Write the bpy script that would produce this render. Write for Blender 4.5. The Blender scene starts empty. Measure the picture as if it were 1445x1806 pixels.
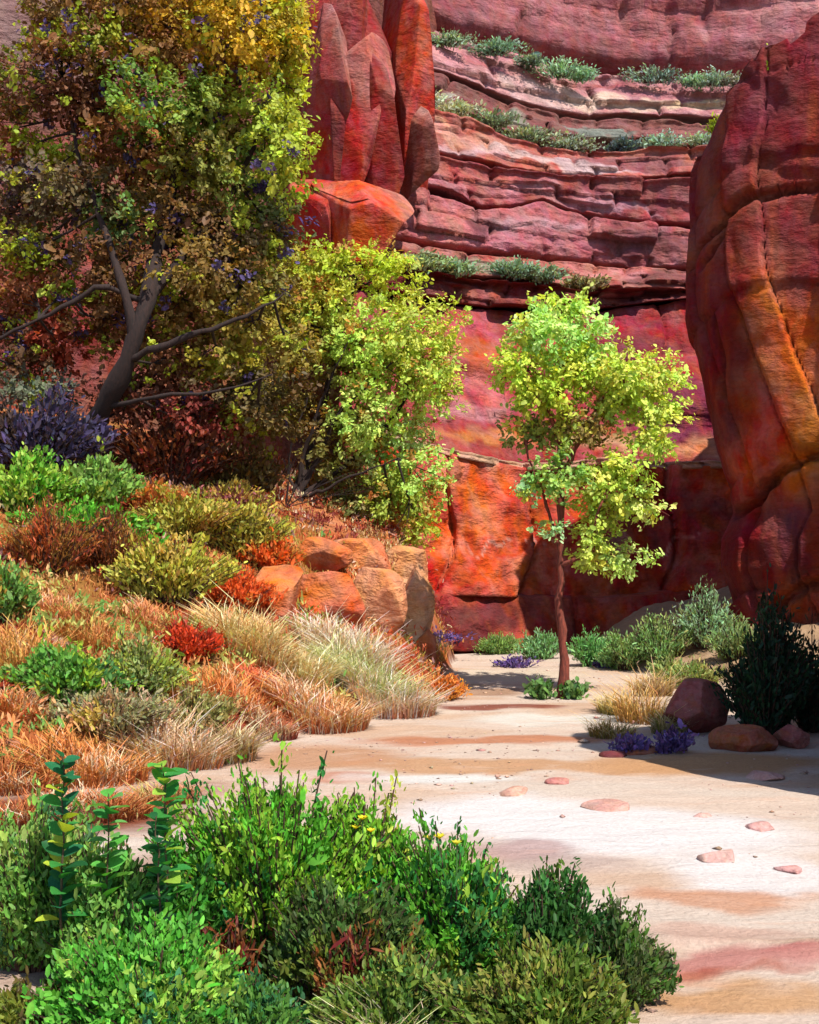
import bpy, bmesh, math
import numpy as np
from mathutils import Vector

# ------------------------------------------------------------------ camera, sky, sun, exposure
scene = bpy.context.scene
COL = scene.collection
FPX, CX, HV, CAMZ = 2000.0, 722.5, 950.0, 3.0        # focal length in photo pixels, centre column, horizon row, eye height

cam_d = bpy.data.cameras.new('camera')
cam_d.sensor_fit = 'VERTICAL'
cam_d.sensor_height = 36.0
cam_d.lens = 36.0 * FPX / 1806.0
cam_d.shift_y = (HV - 903.0) / 1806.0
cam_d.clip_start = 0.1
cam_d.clip_end = 2000.0
cam = bpy.data.objects.new('camera', cam_d)
cam.location = (0, 0, CAMZ)
cam.rotation_euler = (math.radians(90), 0, 0)
COL.objects.link(cam)
scene.camera = cam

SUN_EL = math.radians(57)
SUN_AZ = math.atan2(0.60, -0.80)                      # from +Y, clockwise: sun on the right, a little behind the viewer
to_sun = Vector((math.sin(SUN_AZ) * math.cos(SUN_EL), math.cos(SUN_AZ) * math.cos(SUN_EL), math.sin(SUN_EL)))

world = bpy.data.worlds.new('World')
scene.world = world
world.use_nodes = True
nt = world.node_tree
bg = nt.nodes['Background']
sky = nt.nodes.new('ShaderNodeTexSky')
sky.sky_type = 'NISHITA'
sky.sun_disc = False
sky.sun_elevation = SUN_EL
sky.sun_rotation = SUN_AZ
sky.altitude = 1200
nt.links.new(sky.outputs[0], bg.inputs[0])
bg.inputs[1].default_value = 0.145

sun_d = bpy.data.lights.new('sun', 'SUN')
sun_d.energy = 5.0
sun_d.angle = math.radians(0.53)
sun_d.color = (1.0, 0.94, 0.85)
sun = bpy.data.objects.new('sun', sun_d)
sun.rotation_euler = (-to_sun).to_track_quat('-Z', 'Y').to_euler()
sun.location = (20, -10, 40)
COL.objects.link(sun)

scene.view_settings.view_transform = 'Standard'
scene.view_settings.look = 'None'
scene.view_settings.gamma = 1.0
scene.view_settings.use_curve_mapping = False
scene.view_settings.exposure = 0.7
scene.cycles.max_bounces = 4
scene.cycles.diffuse_bounces = 3
scene.cycles.glossy_bounces = 1
scene.cycles.transmission_bounces = 3
scene.cycles.use_adaptive_sampling = True
scene.cycles.adaptive_threshold = 0.025
scene.cycles.transparent_max_bounces = 4
scene.cycles.sample_clamp_indirect = 6.0

# ------------------------------------------------------------------ helpers
rng = np.random.default_rng(11)
K = 0.62                                              # sunlit paint colour -> albedo


def lin(c):
    c = np.asarray(c, float) / 255.0
    return np.where(c <= 0.04045, c / 12.92, ((c + 0.055) / 1.055) ** 2.4)


def alb(c, k=None):
    return lin(c) * (K if k is None else k)


def P(u, v, Y):
    """photo pixel and distance -> world point"""
    return np.array([(u - CX) / FPX * Y, Y, CAMZ - (v - HV) / FPX * Y])


def _hash(ix, iy, iz, seed):
    n = (ix * 374761393 + iy * 668265263 + iz * 2147483647 + seed * 974711) & 0xFFFFFFFF
    n = ((n ^ (n >> 13)) * 1274126177) & 0xFFFFFFFF
    n = ((n ^ (n >> 16)) * 2246822519) & 0xFFFFFFFF
    return ((n ^ (n >> 15)) & 0xFFFFFF) / float(0xFFFFFF)


def vnoise(p, seed=0):
    p = np.asarray(p, float)
    i = np.floor(p).astype(np.int64)
    f = p - i
    f = f * f * (3 - 2 * f)
    out = 0
    for dx in (0, 1):
        wx = f[..., 0] if dx else 1 - f[..., 0]
        for dy in (0, 1):
            wy = f[..., 1] if dy else 1 - f[..., 1]
            for dz in (0, 1):
                wz = f[..., 2] if dz else 1 - f[..., 2]
                out = out + wx * wy * wz * _hash(i[..., 0] + dx, i[..., 1] + dy, i[..., 2] + dz, seed)
    return out * 2 - 1


def fbm(p, octaves=4, seed=0):
    p = np.asarray(p, float)
    a, out, tot = 1.0, 0, 0
    for k in range(octaves):
        out = out + a * vnoise(p * (2 ** k), seed + 17 * k)
        tot += a
        a *= 0.5
    return out / tot


def sstep(x):
    x = np.clip(x, 0, 1)
    return x * x * (3 - 2 * x)


def mesh_from(name, verts, faces, cols=None, mat=None, smooth=False):
    """verts (N,3), faces: (M,k) array or list of arrays, cols (N,3) linear"""
    me = bpy.data.meshes.new(name)
    verts = np.asarray(verts, np.float32)
    fl = [np.asarray(f, np.int32) for f in (faces if isinstance(faces, list) else [faces])]
    fl = [f for f in fl if len(f)]
    me.vertices.add(len(verts))
    me.vertices.foreach_set('co', verts.ravel())
    loops = np.concatenate([f.ravel() for f in fl])
    sizes = np.concatenate([np.full(len(f), f.shape[1], np.int32) for f in fl])
    starts = np.concatenate([[0], np.cumsum(sizes)[:-1]]).astype(np.int32)
    me.loops.add(len(loops))
    me.loops.foreach_set('vertex_index', loops)
    me.polygons.add(len(sizes))
    me.polygons.foreach_set('loop_start', starts)
    me.polygons.foreach_set('loop_total', sizes)
    if smooth:
        me.polygons.foreach_set('use_smooth', np.ones(len(sizes), bool))
    me.update(calc_edges=True)
    if cols is not None:
        at = me.color_attributes.new('Col', 'FLOAT_COLOR', 'POINT')
        c4 = np.ones((len(verts), 4), np.float32)
        c4[:, :3] = cols
        at.data.foreach_set('color', c4.ravel())
    if mat:
        me.materials.append(mat)
    return me


def link(name, me, parent=None, loc=(0, 0, 0), kind=None):
    o = bpy.data.objects.new(name, me)
    COL.objects.link(o)
    if parent is not None:
        o.parent = parent
    o.location = loc
    if kind:
        o['kind'] = kind
    return o


def thing(name, label, cat, base, group=None, kind=None):
    o = bpy.data.objects.new(name, None)
    COL.objects.link(o)
    o.empty_display_size = 0.2
    o.location = tuple(float(a) for a in base)
    o['label'] = label
    o['category'] = cat
    if group:
        o['group'] = group
    if kind:
        o['kind'] = kind
    return o


def part(name, root, verts, faces, cols, mat, kind=None, smooth=False):
    b = np.array(root.location)
    return link(name, mesh_from(name, np.asarray(verts) - b, faces, cols, mat, smooth), root, (0, 0, 0), kind)


def subpart(name, parent, base, verts, faces, cols, mat, kind=None, smooth=False):
    return link(name, mesh_from(name, np.asarray(verts) - np.asarray(base), faces, cols, mat, smooth), parent, (0, 0, 0), kind)


# ------------------------------------------------------------------ materials
def N(nt, t, **kw):
    n = nt.nodes.new(t)
    for k, v in kw.items():
        setattr(n, k, v)
    return n


def mat_base(name):
    m = bpy.data.materials.new(name)
    m.use_nodes = True
    b = m.node_tree.nodes['Principled BSDF']
    return m, m.node_tree, b


def noise_node(nt, vec, scale, detail=4, rough=0.6, dist=0.0):
    n = N(nt, 'ShaderNodeTexNoise')
    n.inputs['Scale'].default_value = scale
    n.inputs['Detail'].default_value = detail
    n.inputs['Roughness'].default_value = rough
    n.inputs['Distortion'].default_value = dist
    nt.links.new(vec, n.inputs['Vector'])
    return n


def mapping(nt, vec, scale, rot=(0, 0, 0)):
    n = N(nt, 'ShaderNodeMapping')
    n.inputs['Scale'].default_value = scale
    n.inputs['Rotation'].default_value = rot
    nt.links.new(vec, n.inputs['Vector'])
    return n.outputs[0]


def ramp(nt, fac, lo, hi, a=0.0, b=1.0):
    n = N(nt, 'ShaderNodeMapRange')
    n.inputs['From Min'].default_value = lo
    n.inputs['From Max'].default_value = hi
    n.inputs['To Min'].default_value = a
    n.inputs['To Max'].default_value = b
    nt.links.new(fac, n.inputs['Value'])
    return n.outputs[0]


def mix(nt, fac, a, b, mode='MIX'):
    n = N(nt, 'ShaderNodeMix', data_type='RGBA', blend_type=mode)
    if isinstance(fac, float):
        n.inputs[0].default_value = fac
    else:
        nt.links.new(fac, n.inputs[0])
    for s, i in ((a, 6), (b, 7)):
        if isinstance(s, tuple):
            n.inputs[i].default_value = s
        else:
            nt.links.new(s, n.inputs[i])
    return n.outputs[2]


def rock_material(name, *a, **k):
    sat = k.pop('sat', 1.0)
    return _rock_material(name, sat, *a, **k)


def _rock_material(name, sat, strata=0.5, streak=0.5, bump=0.6, rough=0.85, scale=1.0, tilt=0.0, crack=0.12):
    m, nt, b = mat_base(name)
    L = nt.links
    tc = N(nt, 'ShaderNodeTexCoord')
    at = N(nt, 'ShaderNodeAttribute', attribute_name='Col')
    vec = tc.outputs['Object']
    col = at.outputs['Color']
    # dabs of slightly different hue, like lichen and mineral patches
    wob = noise_node(nt, vec, 0.9 * scale, 3)
    dv = N(nt, 'ShaderNodeVectorMath', operation='SCALE')
    L.new(wob.outputs['Color'], dv.inputs[0])
    dv.inputs['Scale'].default_value = 0.9
    av = N(nt, 'ShaderNodeVectorMath', operation='ADD')
    L.new(vec, av.inputs[0])
    L.new(dv.outputs[0], av.inputs[1])
    dabs = noise_node(nt, mapping(nt, av.outputs[0], (1.0, 1.0, 0.55)), 1.5 * scale, 5, 0.62)
    sep = N(nt, 'ShaderNodeSeparateColor')
    L.new(dabs.outputs['Color'], sep.inputs[0])
    hs = N(nt, 'ShaderNodeHueSaturation')
    L.new(ramp(nt, sep.outputs[0], 0.3, 0.7, 0.484, 0.516), hs.inputs['Hue'])
    L.new(ramp(nt, sep.outputs[1], 0.3, 0.7, 0.82 * sat, 1.12 * sat), hs.inputs['Saturation'])
    L.new(ramp(nt, sep.outputs[2], 0.3, 0.7, 0.72, 1.28), hs.inputs['Value'])
    L.new(col, hs.inputs['Color'])
    col = hs.outputs['Color']
    # thin bedding layers
    st = noise_node(nt, mapping(nt, vec, (0.12, 0.12, 2.2 * scale), (0, tilt, 0)), 1.6, 5, 0.65, 0.6)
    col = mix(nt, ramp(nt, st.outputs['Fac'], 0.52, 0.7, 0, strata), col, (0.045, 0.008, 0.010, 1))
    pale = mix(nt, 0.5, col, (0.42, 0.24, 0.20, 1))
    st2 = noise_node(nt, mapping(nt, vec, (0.2, 0.2, 1.7 * scale), (0, tilt, 0)), 1.1, 4, 0.6, 0.4)
    col = mix(nt, ramp(nt, st2.outputs['Fac'], 0.6, 0.74, 0, strata * 0.6), col, pale)
    # vertical mineral streaks (desert varnish)
    vs = noise_node(nt, mapping(nt, vec, (1.4 * scale, 1.4 * scale, 0.10)), 1.0, 4, 0.6, 0.3)
    col = mix(nt, ramp(nt, vs.outputs['Fac'], 0.55, 0.72, 0, streak), col, (0.030, 0.008, 0.009, 1))
    vs2 = noise_node(nt, mapping(nt, vec, (1.1 * scale, 1.1 * scale, 0.14)), 1.7, 3, 0.6, 0.3)
    col = mix(nt, ramp(nt, vs2.outputs['Fac'], 0.56, 0.75, 0, streak * 0.8), col, (0.36, 0.075, 0.012, 1))
    fine = noise_node(nt, vec, 9 * scale, 6, 0.7)
    col = mix(nt, 1.0, col, mix(nt, ramp(nt, fine.outputs['Fac'], 0.25, 0.75, 0, 1), (0.72, 0.72, 0.72, 1), (1.2, 1.2, 1.2, 1)), 'MULTIPLY')
    L.new(col, b.inputs['Base Color'])
    b.inputs['Roughness'].default_value = rough
    b.inputs['Specular IOR Level'].default_value = 0.25
    big = noise_node(nt, mapping(nt, vec, (1, 1, 2.0)), 1.8 * scale, 7, 0.62)
    cr = N(nt, 'ShaderNodeTexVoronoi', feature='DISTANCE_TO_EDGE')
    cr.inputs['Scale'].default_value = 0.55 * scale
    L.new(mapping(nt, av.outputs[0], (1, 1, 0.6)), cr.inputs['Vector'])
    crk = ramp(nt, cr.outputs['Distance'], 0.0, 0.06, 0.0, crack)
    ad = N(nt, 'ShaderNodeMath', operation='ADD')
    L.new(big.outputs['Fac'], ad.inputs[0])
    L.new(crk, ad.inputs[1])
    bp = N(nt, 'ShaderNodeBump')
    bp.inputs['Strength'].default_value = bump
    bp.inputs['Distance'].default_value = 0.35 / scale
    L.new(ad.outputs[0], bp.inputs['Height'])
    L.new(bp.outputs[0], b.inputs['Normal'])
    return m


def leaf_material(name, transl=0.3, rough=0.55):
    m, nt, b = mat_base(name)
    L = nt.links
    at = N(nt, 'ShaderNodeAttribute', attribute_name='Col')
    tc = N(nt, 'ShaderNodeTexCoord')
    nz = noise_node(nt, tc.outputs['Object'], 14, 3)
    col = mix(nt, 1.0, at.outputs['Color'], mix(nt, ramp(nt, nz.outputs['Fac'], 0.3, 0.7), (0.75, 0.75, 0.75, 1), (1.22, 1.22, 1.22, 1)), 'MULTIPLY')
    L.new(col, b.inputs['Base Color'])
    b.inputs['Roughness'].default_value = rough
    b.inputs['Specular IOR Level'].default_value = 0.22
    t = N(nt, 'ShaderNodeBsdfTranslucent')
    L.new(mix(nt, 1.0, col, (1.22, 1.15, 0.5, 1), 'MULTIPLY'), t.inputs['Color'])
    mx = N(nt, 'ShaderNodeMixShader')
    mx.inputs[0].default_value = transl
    L.new(b.outputs[0], mx.inputs[1])
    L.new(t.outputs[0], mx.inputs[2])
    L.new(mx.outputs[0], nt.nodes['Material Output'].inputs['Surface'])
    return m


def bark_material():
    m, nt, b = mat_base('bark')
    L = nt.links
    at = N(nt, 'ShaderNodeAttribute', attribute_name='Col')
    tc = N(nt, 'ShaderNodeTexCoord')
    n = noise_node(nt, mapping(nt, tc.outputs['Object'], (9, 9, 1.6)), 3.0, 5, 0.7)
    col = mix(nt, 1.0, at.outputs['Color'], mix(nt, ramp(nt, n.outputs['Fac'], 0.35, 0.65), (0.45, 0.42, 0.42, 1), (1.5, 1.4, 1.3, 1)), 'MULTIPLY')
    L.new(col, b.inputs['Base Color'])
    b.inputs['Roughness'].default_value = 0.9
    bp = N(nt, 'ShaderNodeBump')
    bp.inputs['Strength'].default_value = 0.7
    bp.inputs['Distance'].default_value = 0.03
    L.new(n.outputs['Fac'], bp.inputs['Height'])
    L.new(bp.outputs[0], b.inputs['Normal'])
    return m


def ground_material():
    m, nt, b = mat_base('sand_and_soil')
    L = nt.links
    at = N(nt, 'ShaderNodeAttribute', attribute_name='Col')
    tc = N(nt, 'ShaderNodeTexCoord')
    vec = tc.outputs['Object']
    col = at.outputs['Color']
    a = noise_node(nt, mapping(nt, vec, (0.55, 1.5, 1)), 1.0, 5, 0.6, 0.8)
    col = mix(nt, ramp(nt, a.outputs['Fac'], 0.56, 0.72, 0, 0.30), col, (0.50, 0.22, 0.11, 1))
    a2 = noise_node(nt, mapping(nt, vec, (0.5, 1.3, 1)), 1.7, 4, 0.6, 0.5)
    col = mix(nt, ramp(nt, a2.outputs['Fac'], 0.56, 0.74, 0, 0.4), col, mix(nt, 0.6, col, (0.60, 0.52, 0.45, 1)))
    f = noise_node(nt, vec, 22, 6, 0.75)
    col = mix(nt, 1.0, col, mix(nt, ramp(nt, f.outputs['Fac'], 0.25, 0.75), (0.78, 0.75, 0.74, 1), (1.12, 1.12, 1.12, 1)), 'MULTIPLY')
    L.new(col, b.inputs['Base Color'])
    b.inputs['Roughness'].default_value = 0.95
    b.inputs['Specular IOR Level'].default_value = 0.1
    rp = noise_node(nt, mapping(nt, vec, (1.3, 2.4, 1)), 1.6, 6, 0.62, 0.6)
    ad = N(nt, 'ShaderNodeMath', operation='ADD')
    L.new(rp.outputs['Fac'], ad.inputs[0])
    f2 = N(nt, 'ShaderNodeMath', operation='MULTIPLY')
    f2.inputs[1].default_value = 0.35
    L.new(f.outputs['Fac'], f2.inputs[0])
    L.new(f2.outputs[0], ad.inputs[1])
    bp = N(nt, 'ShaderNodeBump')
    bp.inputs['Strength'].default_value = 0.8
    bp.inputs['Distance'].default_value = 0.07
    L.new(ad.outputs[0], bp.inputs['Height'])
    L.new(bp.outputs[0], b.inputs['Normal'])
    return m


M_ROCK = rock_material('layered_sandstone', 0.42, 0.2, 0.8, sat=0.93)
M_ROCK_RED = rock_material('red_sandstone', 0.16, 0.5, 0.8, scale=0.9)
M_ROCK_FACE = rock_material('varnished_sandstone', 0.12, 0.5, 0.6, scale=0.9)
M_STONE = rock_material('loose_stone', 0.25, 0.0, 0.5, scale=3.0)
M_LEAF = leaf_material('leaves', 0.38)
M_GRASS = leaf_material('dry_grass', 0.25, 0.7)
M_BARK = bark_material()
M_GROUND = ground_material()


# ------------------------------------------------------------------ plant generators
def unit(a):
    return a / np.maximum(np.linalg.norm(a, axis=-1, keepdims=True), 1e-9)


def leaf_mesh(c, d, nrm, size, aspect, cols, fold=0.25):
    """folded six-point leaves at c along d"""
    n = len(c)
    d = unit(d)
    s = unit(np.cross(d, nrm))
    nn = np.cross(s, d)
    size = np.broadcast_to(size, (n,))[:, None]
    w = size * np.broadcast_to(aspect, (n,))[:, None] * 0.5
    base = c - d * size * 0.5
    v = np.empty((n, 6, 3))
    v[:, 0] = base
    v[:, 1] = base + d * size * 0.28 + s * w * 0.9 + nn * w * fold
    v[:, 2] = base + d * size * 0.72 + s * w * 0.8 + nn * w * fold
    v[:, 3] = base + d * size
    v[:, 4] = base + d * size * 0.72 - s * w * 0.8 + nn * w * fold
    v[:, 5] = base + d * size * 0.28 - s * w * 0.9 + nn * w * fold
    o = np.arange(n)[:, None] * 6
    f = np.concatenate([o + np.array([0, 1, 2, 3]), o + np.array([0, 3, 4, 5])])
    return v.reshape(-1, 3), f, np.repeat(cols, 6, axis=0)


def tubes(paths, sides=6):
    """paths: list of (pts (k,3), radii (k,), colour) -> one mesh"""
    V, F, Cc, off = [], [], [], 0
    for pts, rad, col in paths:
        pts = np.asarray(pts, float)
        k = len(pts)
        rad = np.broadcast_to(rad, (k,))
        t = unit(np.gradient(pts, axis=0))
        ref = np.array([0.31, 0.9, 0.2]) if abs(t[0, 1]) < 0.8 else np.array([0.9, 0.1, 0.3])
        s = unit(np.cross(t, ref))
        q = np.cross(t, s)
        a = np.linspace(0, 2 * np.pi, sides, endpoint=False)
        ring = pts[:, None] + rad[:, None, None] * (np.cos(a)[None, :, None] * s[:, None] + np.sin(a)[None, :, None] * q[:, None])
        V.append(ring.reshape(-1, 3))
        i = np.arange(k - 1)[:, None] * sides
        j = np.arange(sides)[None]
        j2 = (j + 1) % sides
        F.append((np.stack([i + j, i + j2, i + sides + j2, i + sides + j], -1).reshape(-1, 4)) + off)
        Cc.append(np.tile(np.asarray(col, float), (k * sides, 1)))
        off += k * sides
    return np.concatenate(V), np.concatenate(F), np.concatenate(Cc)


def smooth_path(pts, n=10, wob=0.0):
    pts = np.asarray(pts, float)
    d = np.concatenate([[0], np.cumsum(np.linalg.norm(np.diff(pts, axis=0), axis=1))])
    t = np.linspace(0, d[-1], n)
    if len(pts) > 3:
        tt = np.linspace(0, d[-1], 60)
        q = np.stack([np.interp(tt, d, pts[:, k]) for k in range(3)], 1)
        ker = np.ones(9) / 9
        qs = np.stack([np.convolve(np.pad(q[:, k], 4, mode='edge'), ker, 'valid') for k in range(3)], 1)
        qs[0], qs[-1] = q[0], q[-1]
        out = np.stack([np.interp(t, tt, qs[:, k]) for k in range(3)], 1)
    else:
        out = np.stack([np.interp(t, d, pts[:, k]) for k in range(3)], 1)
    if wob:
        w = rng.normal(0, wob, out.shape)
        w[0] = 0
        out = out + w
    return out


def jitter_cols(base, n, amt=0.16, hue=0.10):
    b = np.broadcast_to(base, (n, 3)).copy()
    b *= np.exp(rng.normal(0, amt, (n, 1)))
    b *= np.exp(rng.normal(0, hue, (n, 3)))
    return np.clip(b, 0.002, 0.8)


def clump_leaves(center, radii, base_col, n, size, aspect=0.62, accents=None, gap=0.0, seed=0, droop=0.2):
    """leaves gathered on short sprays that fill an uneven ellipsoid"""
    per = 20
    m = max(n // per, 4)
    d = unit(rng.normal(size=(m, 3)))
    r = rng.random(m) ** 0.42 * np.where(rng.random(m) < 0.12, 1.22, 1.0)
    lump = 1 + 0.55 * fbm(d * 1.9 + np.asarray(center) * 0.7, 3, seed)
    sp = np.asarray(center) + d * (r * lump)[:, None] * np.asarray(radii)
    if gap > 0:
        keep = fbm(sp * 1.6, 2, seed + 5) > -1 + gap
        sp, d = sp[keep], d[keep]
    m = len(sp)
    sc = jitter_cols(base_col, m, 0.14, 0.06)
    if accents:
        for frac, ac in accents:
            sel = (fbm(sp * 2.0, 2, seed + int(ac[0] * 991) + 3) + rng.normal(0, 0.3, m)) > (0.66 - frac)
            sc[sel] = jitter_cols(np.asarray(ac), int(sel.sum()), 0.15, 0.06)
    sd = unit(d * 0.9 + rng.normal(0, 0.45, (m, 3)) + np.array([0, 0, 0.25 - droop]))
    L_ = size * 3.4
    t = rng.random((m, per, 1)) - 0.35
    pos = sp[:, None] + sd[:, None] * t * L_ + rng.normal(0, size * 0.62, (m, per, 3))
    dirs = unit(sd[:, None] * 0.8 + rng.normal(0, 0.55, (m, per, 3)) + np.array([0, 0, -droop]))
    nrm = unit(d[:, None] * 0.8 + np.array([0.2, -0.3, 0.5]) + rng.normal(0, 0.4, (m, per, 3)))
    cols = sc[:, None] * np.exp(rng.normal(0, 0.12, (m, per, 1))) * np.exp(rng.normal(0, 0.05, (m, per, 3)))
    k = m * per
    sz = size * np.exp(rng.normal(0, 0.3, k))
    return pos.reshape(-1, 3), dirs.reshape(-1, 3), nrm.reshape(-1, 3), sz, np.full(k, aspect), np.clip(cols.reshape(-1, 3), 0.003, 0.75)


def cat(parts):
    return [np.concatenate([p[k] for p in parts]) for k in range(len(parts[0]))]


DARK_BARK = alb((46, 26, 20))
RED_BARK = alb((120, 62, 42))


def tree(name, label, base, skeleton, clumps, Y0, leaf, dens, group=None, bark=DARK_BARK, accents=None, twigs=True, aspect=0.62, gap=0.25, depth=1.0, cat_name='tree'):
    """skeleton: list of (points, r0, r1); first = trunk. clumps: (u, v, ru, rv, rgb[, dY])"""
    root = thing(name, label, cat_name, base, group)
    sk_pts = []
    for i, (pts, r0, r1) in enumerate(skeleton):
        if i > 0:
            allp = np.concatenate(sk_pts)
            dn = np.linalg.norm(allp - np.asarray(pts[0]), axis=1)
            pts = [allp[int(np.argmin(dn))]] + list(pts)[1:]
        p = smooth_path(pts, 26 if i == 0 else 16, 0.018)
        sk_pts.append(p)
        rad_ = np.linspace(r0, r1, len(p)) * (1 + 0.13 * rng.normal(size=len(p)))
        if i == 0:
            rad_[:3] *= np.array([1.7, 1.4, 1.12])
        V, F, Cc = tubes([(p, rad_, bark)], 10)
        if i == 0:
            trunk = part('trunk', root, V, F, Cc, M_BARK, smooth=True)
        else:
            subpart('limb', trunk, np.array(root.location), V, F, Cc, M_BARK, smooth=True)
    sk = np.concatenate(sk_pts)
    parts, tw = [], []
    for i, c in enumerate(clumps):
        u, v, ru, rv, rgb = c[:5]
        dY = c[5] if len(c) > 5 else rng.normal(0, 0.25) * depth
        Y = Y0 + dY
        cen = P(u, v, Y)
        px = Y / FPX
        rad = np.array([ru * px, depth * 0.55 * (ru + rv) * px, rv * px]) * 1.12
        n = int(dens * ru * rv / 1000.0)
        base_col = alb(tuple(min(255, 14 + c_ * 1.06) for c_ in rgb))
        parts.append(clump_leaves(cen, rad, base_col, max(n, 20), leaf, aspect, accents, gap, seed=i))
        if twigs:
            d = np.linalg.norm(sk - cen, axis=1)
            k = int(np.argmin(d))
            q = sk[k]
            mid = (q + cen) / 2 + rng.normal(0, 0.08, 3) + np.array([0, 0, -0.06])
            tw.append((smooth_path([q, mid, cen], 6), np.linspace(0.035, 0.012, 6), bark))
            for _ in range(3):
                e = cen + rng.normal(0, 0.5, 3) * rad
                tw.append((smooth_path([mid, (mid + e) / 2 + rng.normal(0, 0.05, 3), e], 5), np.linspace(0.016, 0.005, 5), bark))
    if tw:
        V, F, Cc = tubes(tw, 5)
        part('twigs', root, V, F, Cc, M_BARK, 'stuff')
    V, F, Cc = leaf_mesh(*cat(parts))
    part('crown', root, V, F, Cc, M_LEAF, 'stuff')
    return root


def shrub(name, label, base, w, h, palette, nst=60, leaf=0.09, aspect=0.35, lps=16, cat_name='shrub', group=None,
          depth=None, spread=1.0, stems=True, twig_col=None, tip=None, up=0.35, start=0.3, mat=None, flowers=None, kind=None, warm=0):
    """stems radiating from the base with leaves along them; palette: list of (weight, rgb)"""
    root = thing(name, label, cat_name, base, group, kind)
    base = np.asarray(base, float)
    depth = w * 0.8 if depth is None else depth
    ang = rng.random(nst) * 2 * np.pi
    rr = np.sqrt(rng.random(nst))
    hh = h * (1 - 0.50 * rr ** 2) * (0.78 + 0.34 * rng.random(nst))
    sd_ = int(abs(base[0]) * 53 + abs(base[1]) * 17) % 997
    lob = fbm(np.stack([np.cos(ang) * rr * 1.6 + sd_, np.sin(ang) * rr * 1.6, 0 * ang], 1) * 1.5, 2, sd_)
    hh = hh * (1 + 0.5 * lob) * np.where(rng.random(nst) < 0.07, 1.22, 1.0)
    rr = rr * (1 + 0.45 * fbm(np.stack([np.cos(ang) * 1.5, np.sin(ang) * 1.5, 0 * ang + sd_], 1), 2, sd_ + 1))
    ends = base + np.stack([np.cos(ang) * rr * w * 0.5, np.sin(ang) * rr * depth * 0.5, hh], 1)
    starts = base + np.stack([np.cos(ang) * rr * w * 0.13, np.sin(ang) * rr * depth * 0.13, -0.03 * np.ones(nst)], 1)
    wts = np.array([p[0] for p in palette], float)
    wts /= wts.sum()
    pal = np.array([alb((min(255, p[1][0] + warm), min(255, p[1][1] + 0.4 * warm), max(0, p[1][2] - 0.6 * warm))) for p in palette])
    # neighbouring stems take neighbouring colours
    key = np.clip(0.5 + 0.75 * fbm(ends / max(w, 0.3) * 2.6, 2, int(abs(base[0]) * 97 + abs(base[1]) * 31)) + rng.normal(0, 0.13, nst), 0, 0.999)
    pick = np.minimum(np.searchsorted(np.cumsum(wts), key), len(pal) - 1)
    parts, tw = [], []
    tc = alb((75, 48, 35)) if twig_col is None else alb(twig_col)
    for i in range(nst):
        a, e = starts[i], ends[i]
        ctrl = a + (e - a) * np.array([0.35, 0.35, 0.62])
        t = np.linspace(0, 1, 6)[:, None]
        p = (1 - t) ** 2 * a + 2 * t * (1 - t) * ctrl + t * t * e
        if stems:
            tw.append((p, np.linspace(0.012, 0.004, 6) * (0.6 + h * 0.5), tc))
        tt = start + (1 - start) * rng.random(lps) ** 0.75
        tt = tt[:, None]
        q = (1 - tt) ** 2 * a + 2 * tt * (1 - tt) * ctrl + tt * tt * e
        tan = 2 * (1 - tt) * (ctrl - a) + 2 * tt * (e - ctrl)
        q = q + rng.normal(0, leaf * 0.55, q.shape) * spread
        d = unit(unit(tan) * 0.8 + rng.normal(0, 0.55, q.shape) + np.array([0, 0, up]))
        nrm = unit(rng.normal(0, 0.6, q.shape) + np.array([0.25, -0.4, 0.6]))
        cols = jitter_cols(pal[pick[i]], lps, 0.18, 0.10)
        if tip is not None:
            cols = cols + (alb(tip) - cols) * np.clip((tt - 0.62) * 1.8, 0, 0.75)
        parts.append((q, d, nrm, leaf * np.exp(rng.normal(0, 0.3, lps)), np.full(lps, aspect), cols))
    if tw:
        V, F, Cc = tubes(tw, 4)
        part('stems', root, V, F, Cc, M_BARK, 'stuff')
    V, F, Cc = leaf_mesh(*cat(parts))
    part('foliage', root, V, F, Cc, mat or M_LEAF, 'stuff')
    if flowers:
        for (fp, frgb, fs) in flowers:
            npet = 7
            a = np.linspace(0, 2 * np.pi, npet, endpoint=False)
            d = np.stack([np.cos(a), np.sin(a), 0.7 + 0 * a], 1)
            V, F, Cc = leaf_mesh(np.array(fp) + unit(d) * fs * 0.45, d, np.tile([0.0, 0.0, 1.0], (npet, 1)) + d * 0.01, fs, 0.55, jitter_cols(alb(frgb), npet, 0.08, 0.04))
            fo = part('flower', root, V, F, Cc, M_LEAF)
            V, F, Cc = tubes([(smooth_path([base + (np.array(fp) - base) * np.array([0.8, 0.8, 0.55]), np.array(fp)], 4), 0.005, alb((70, 110, 50)))], 4)
            subpart('flower_stalk', fo, base, V, F, Cc, M_BARK)
    return root


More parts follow.
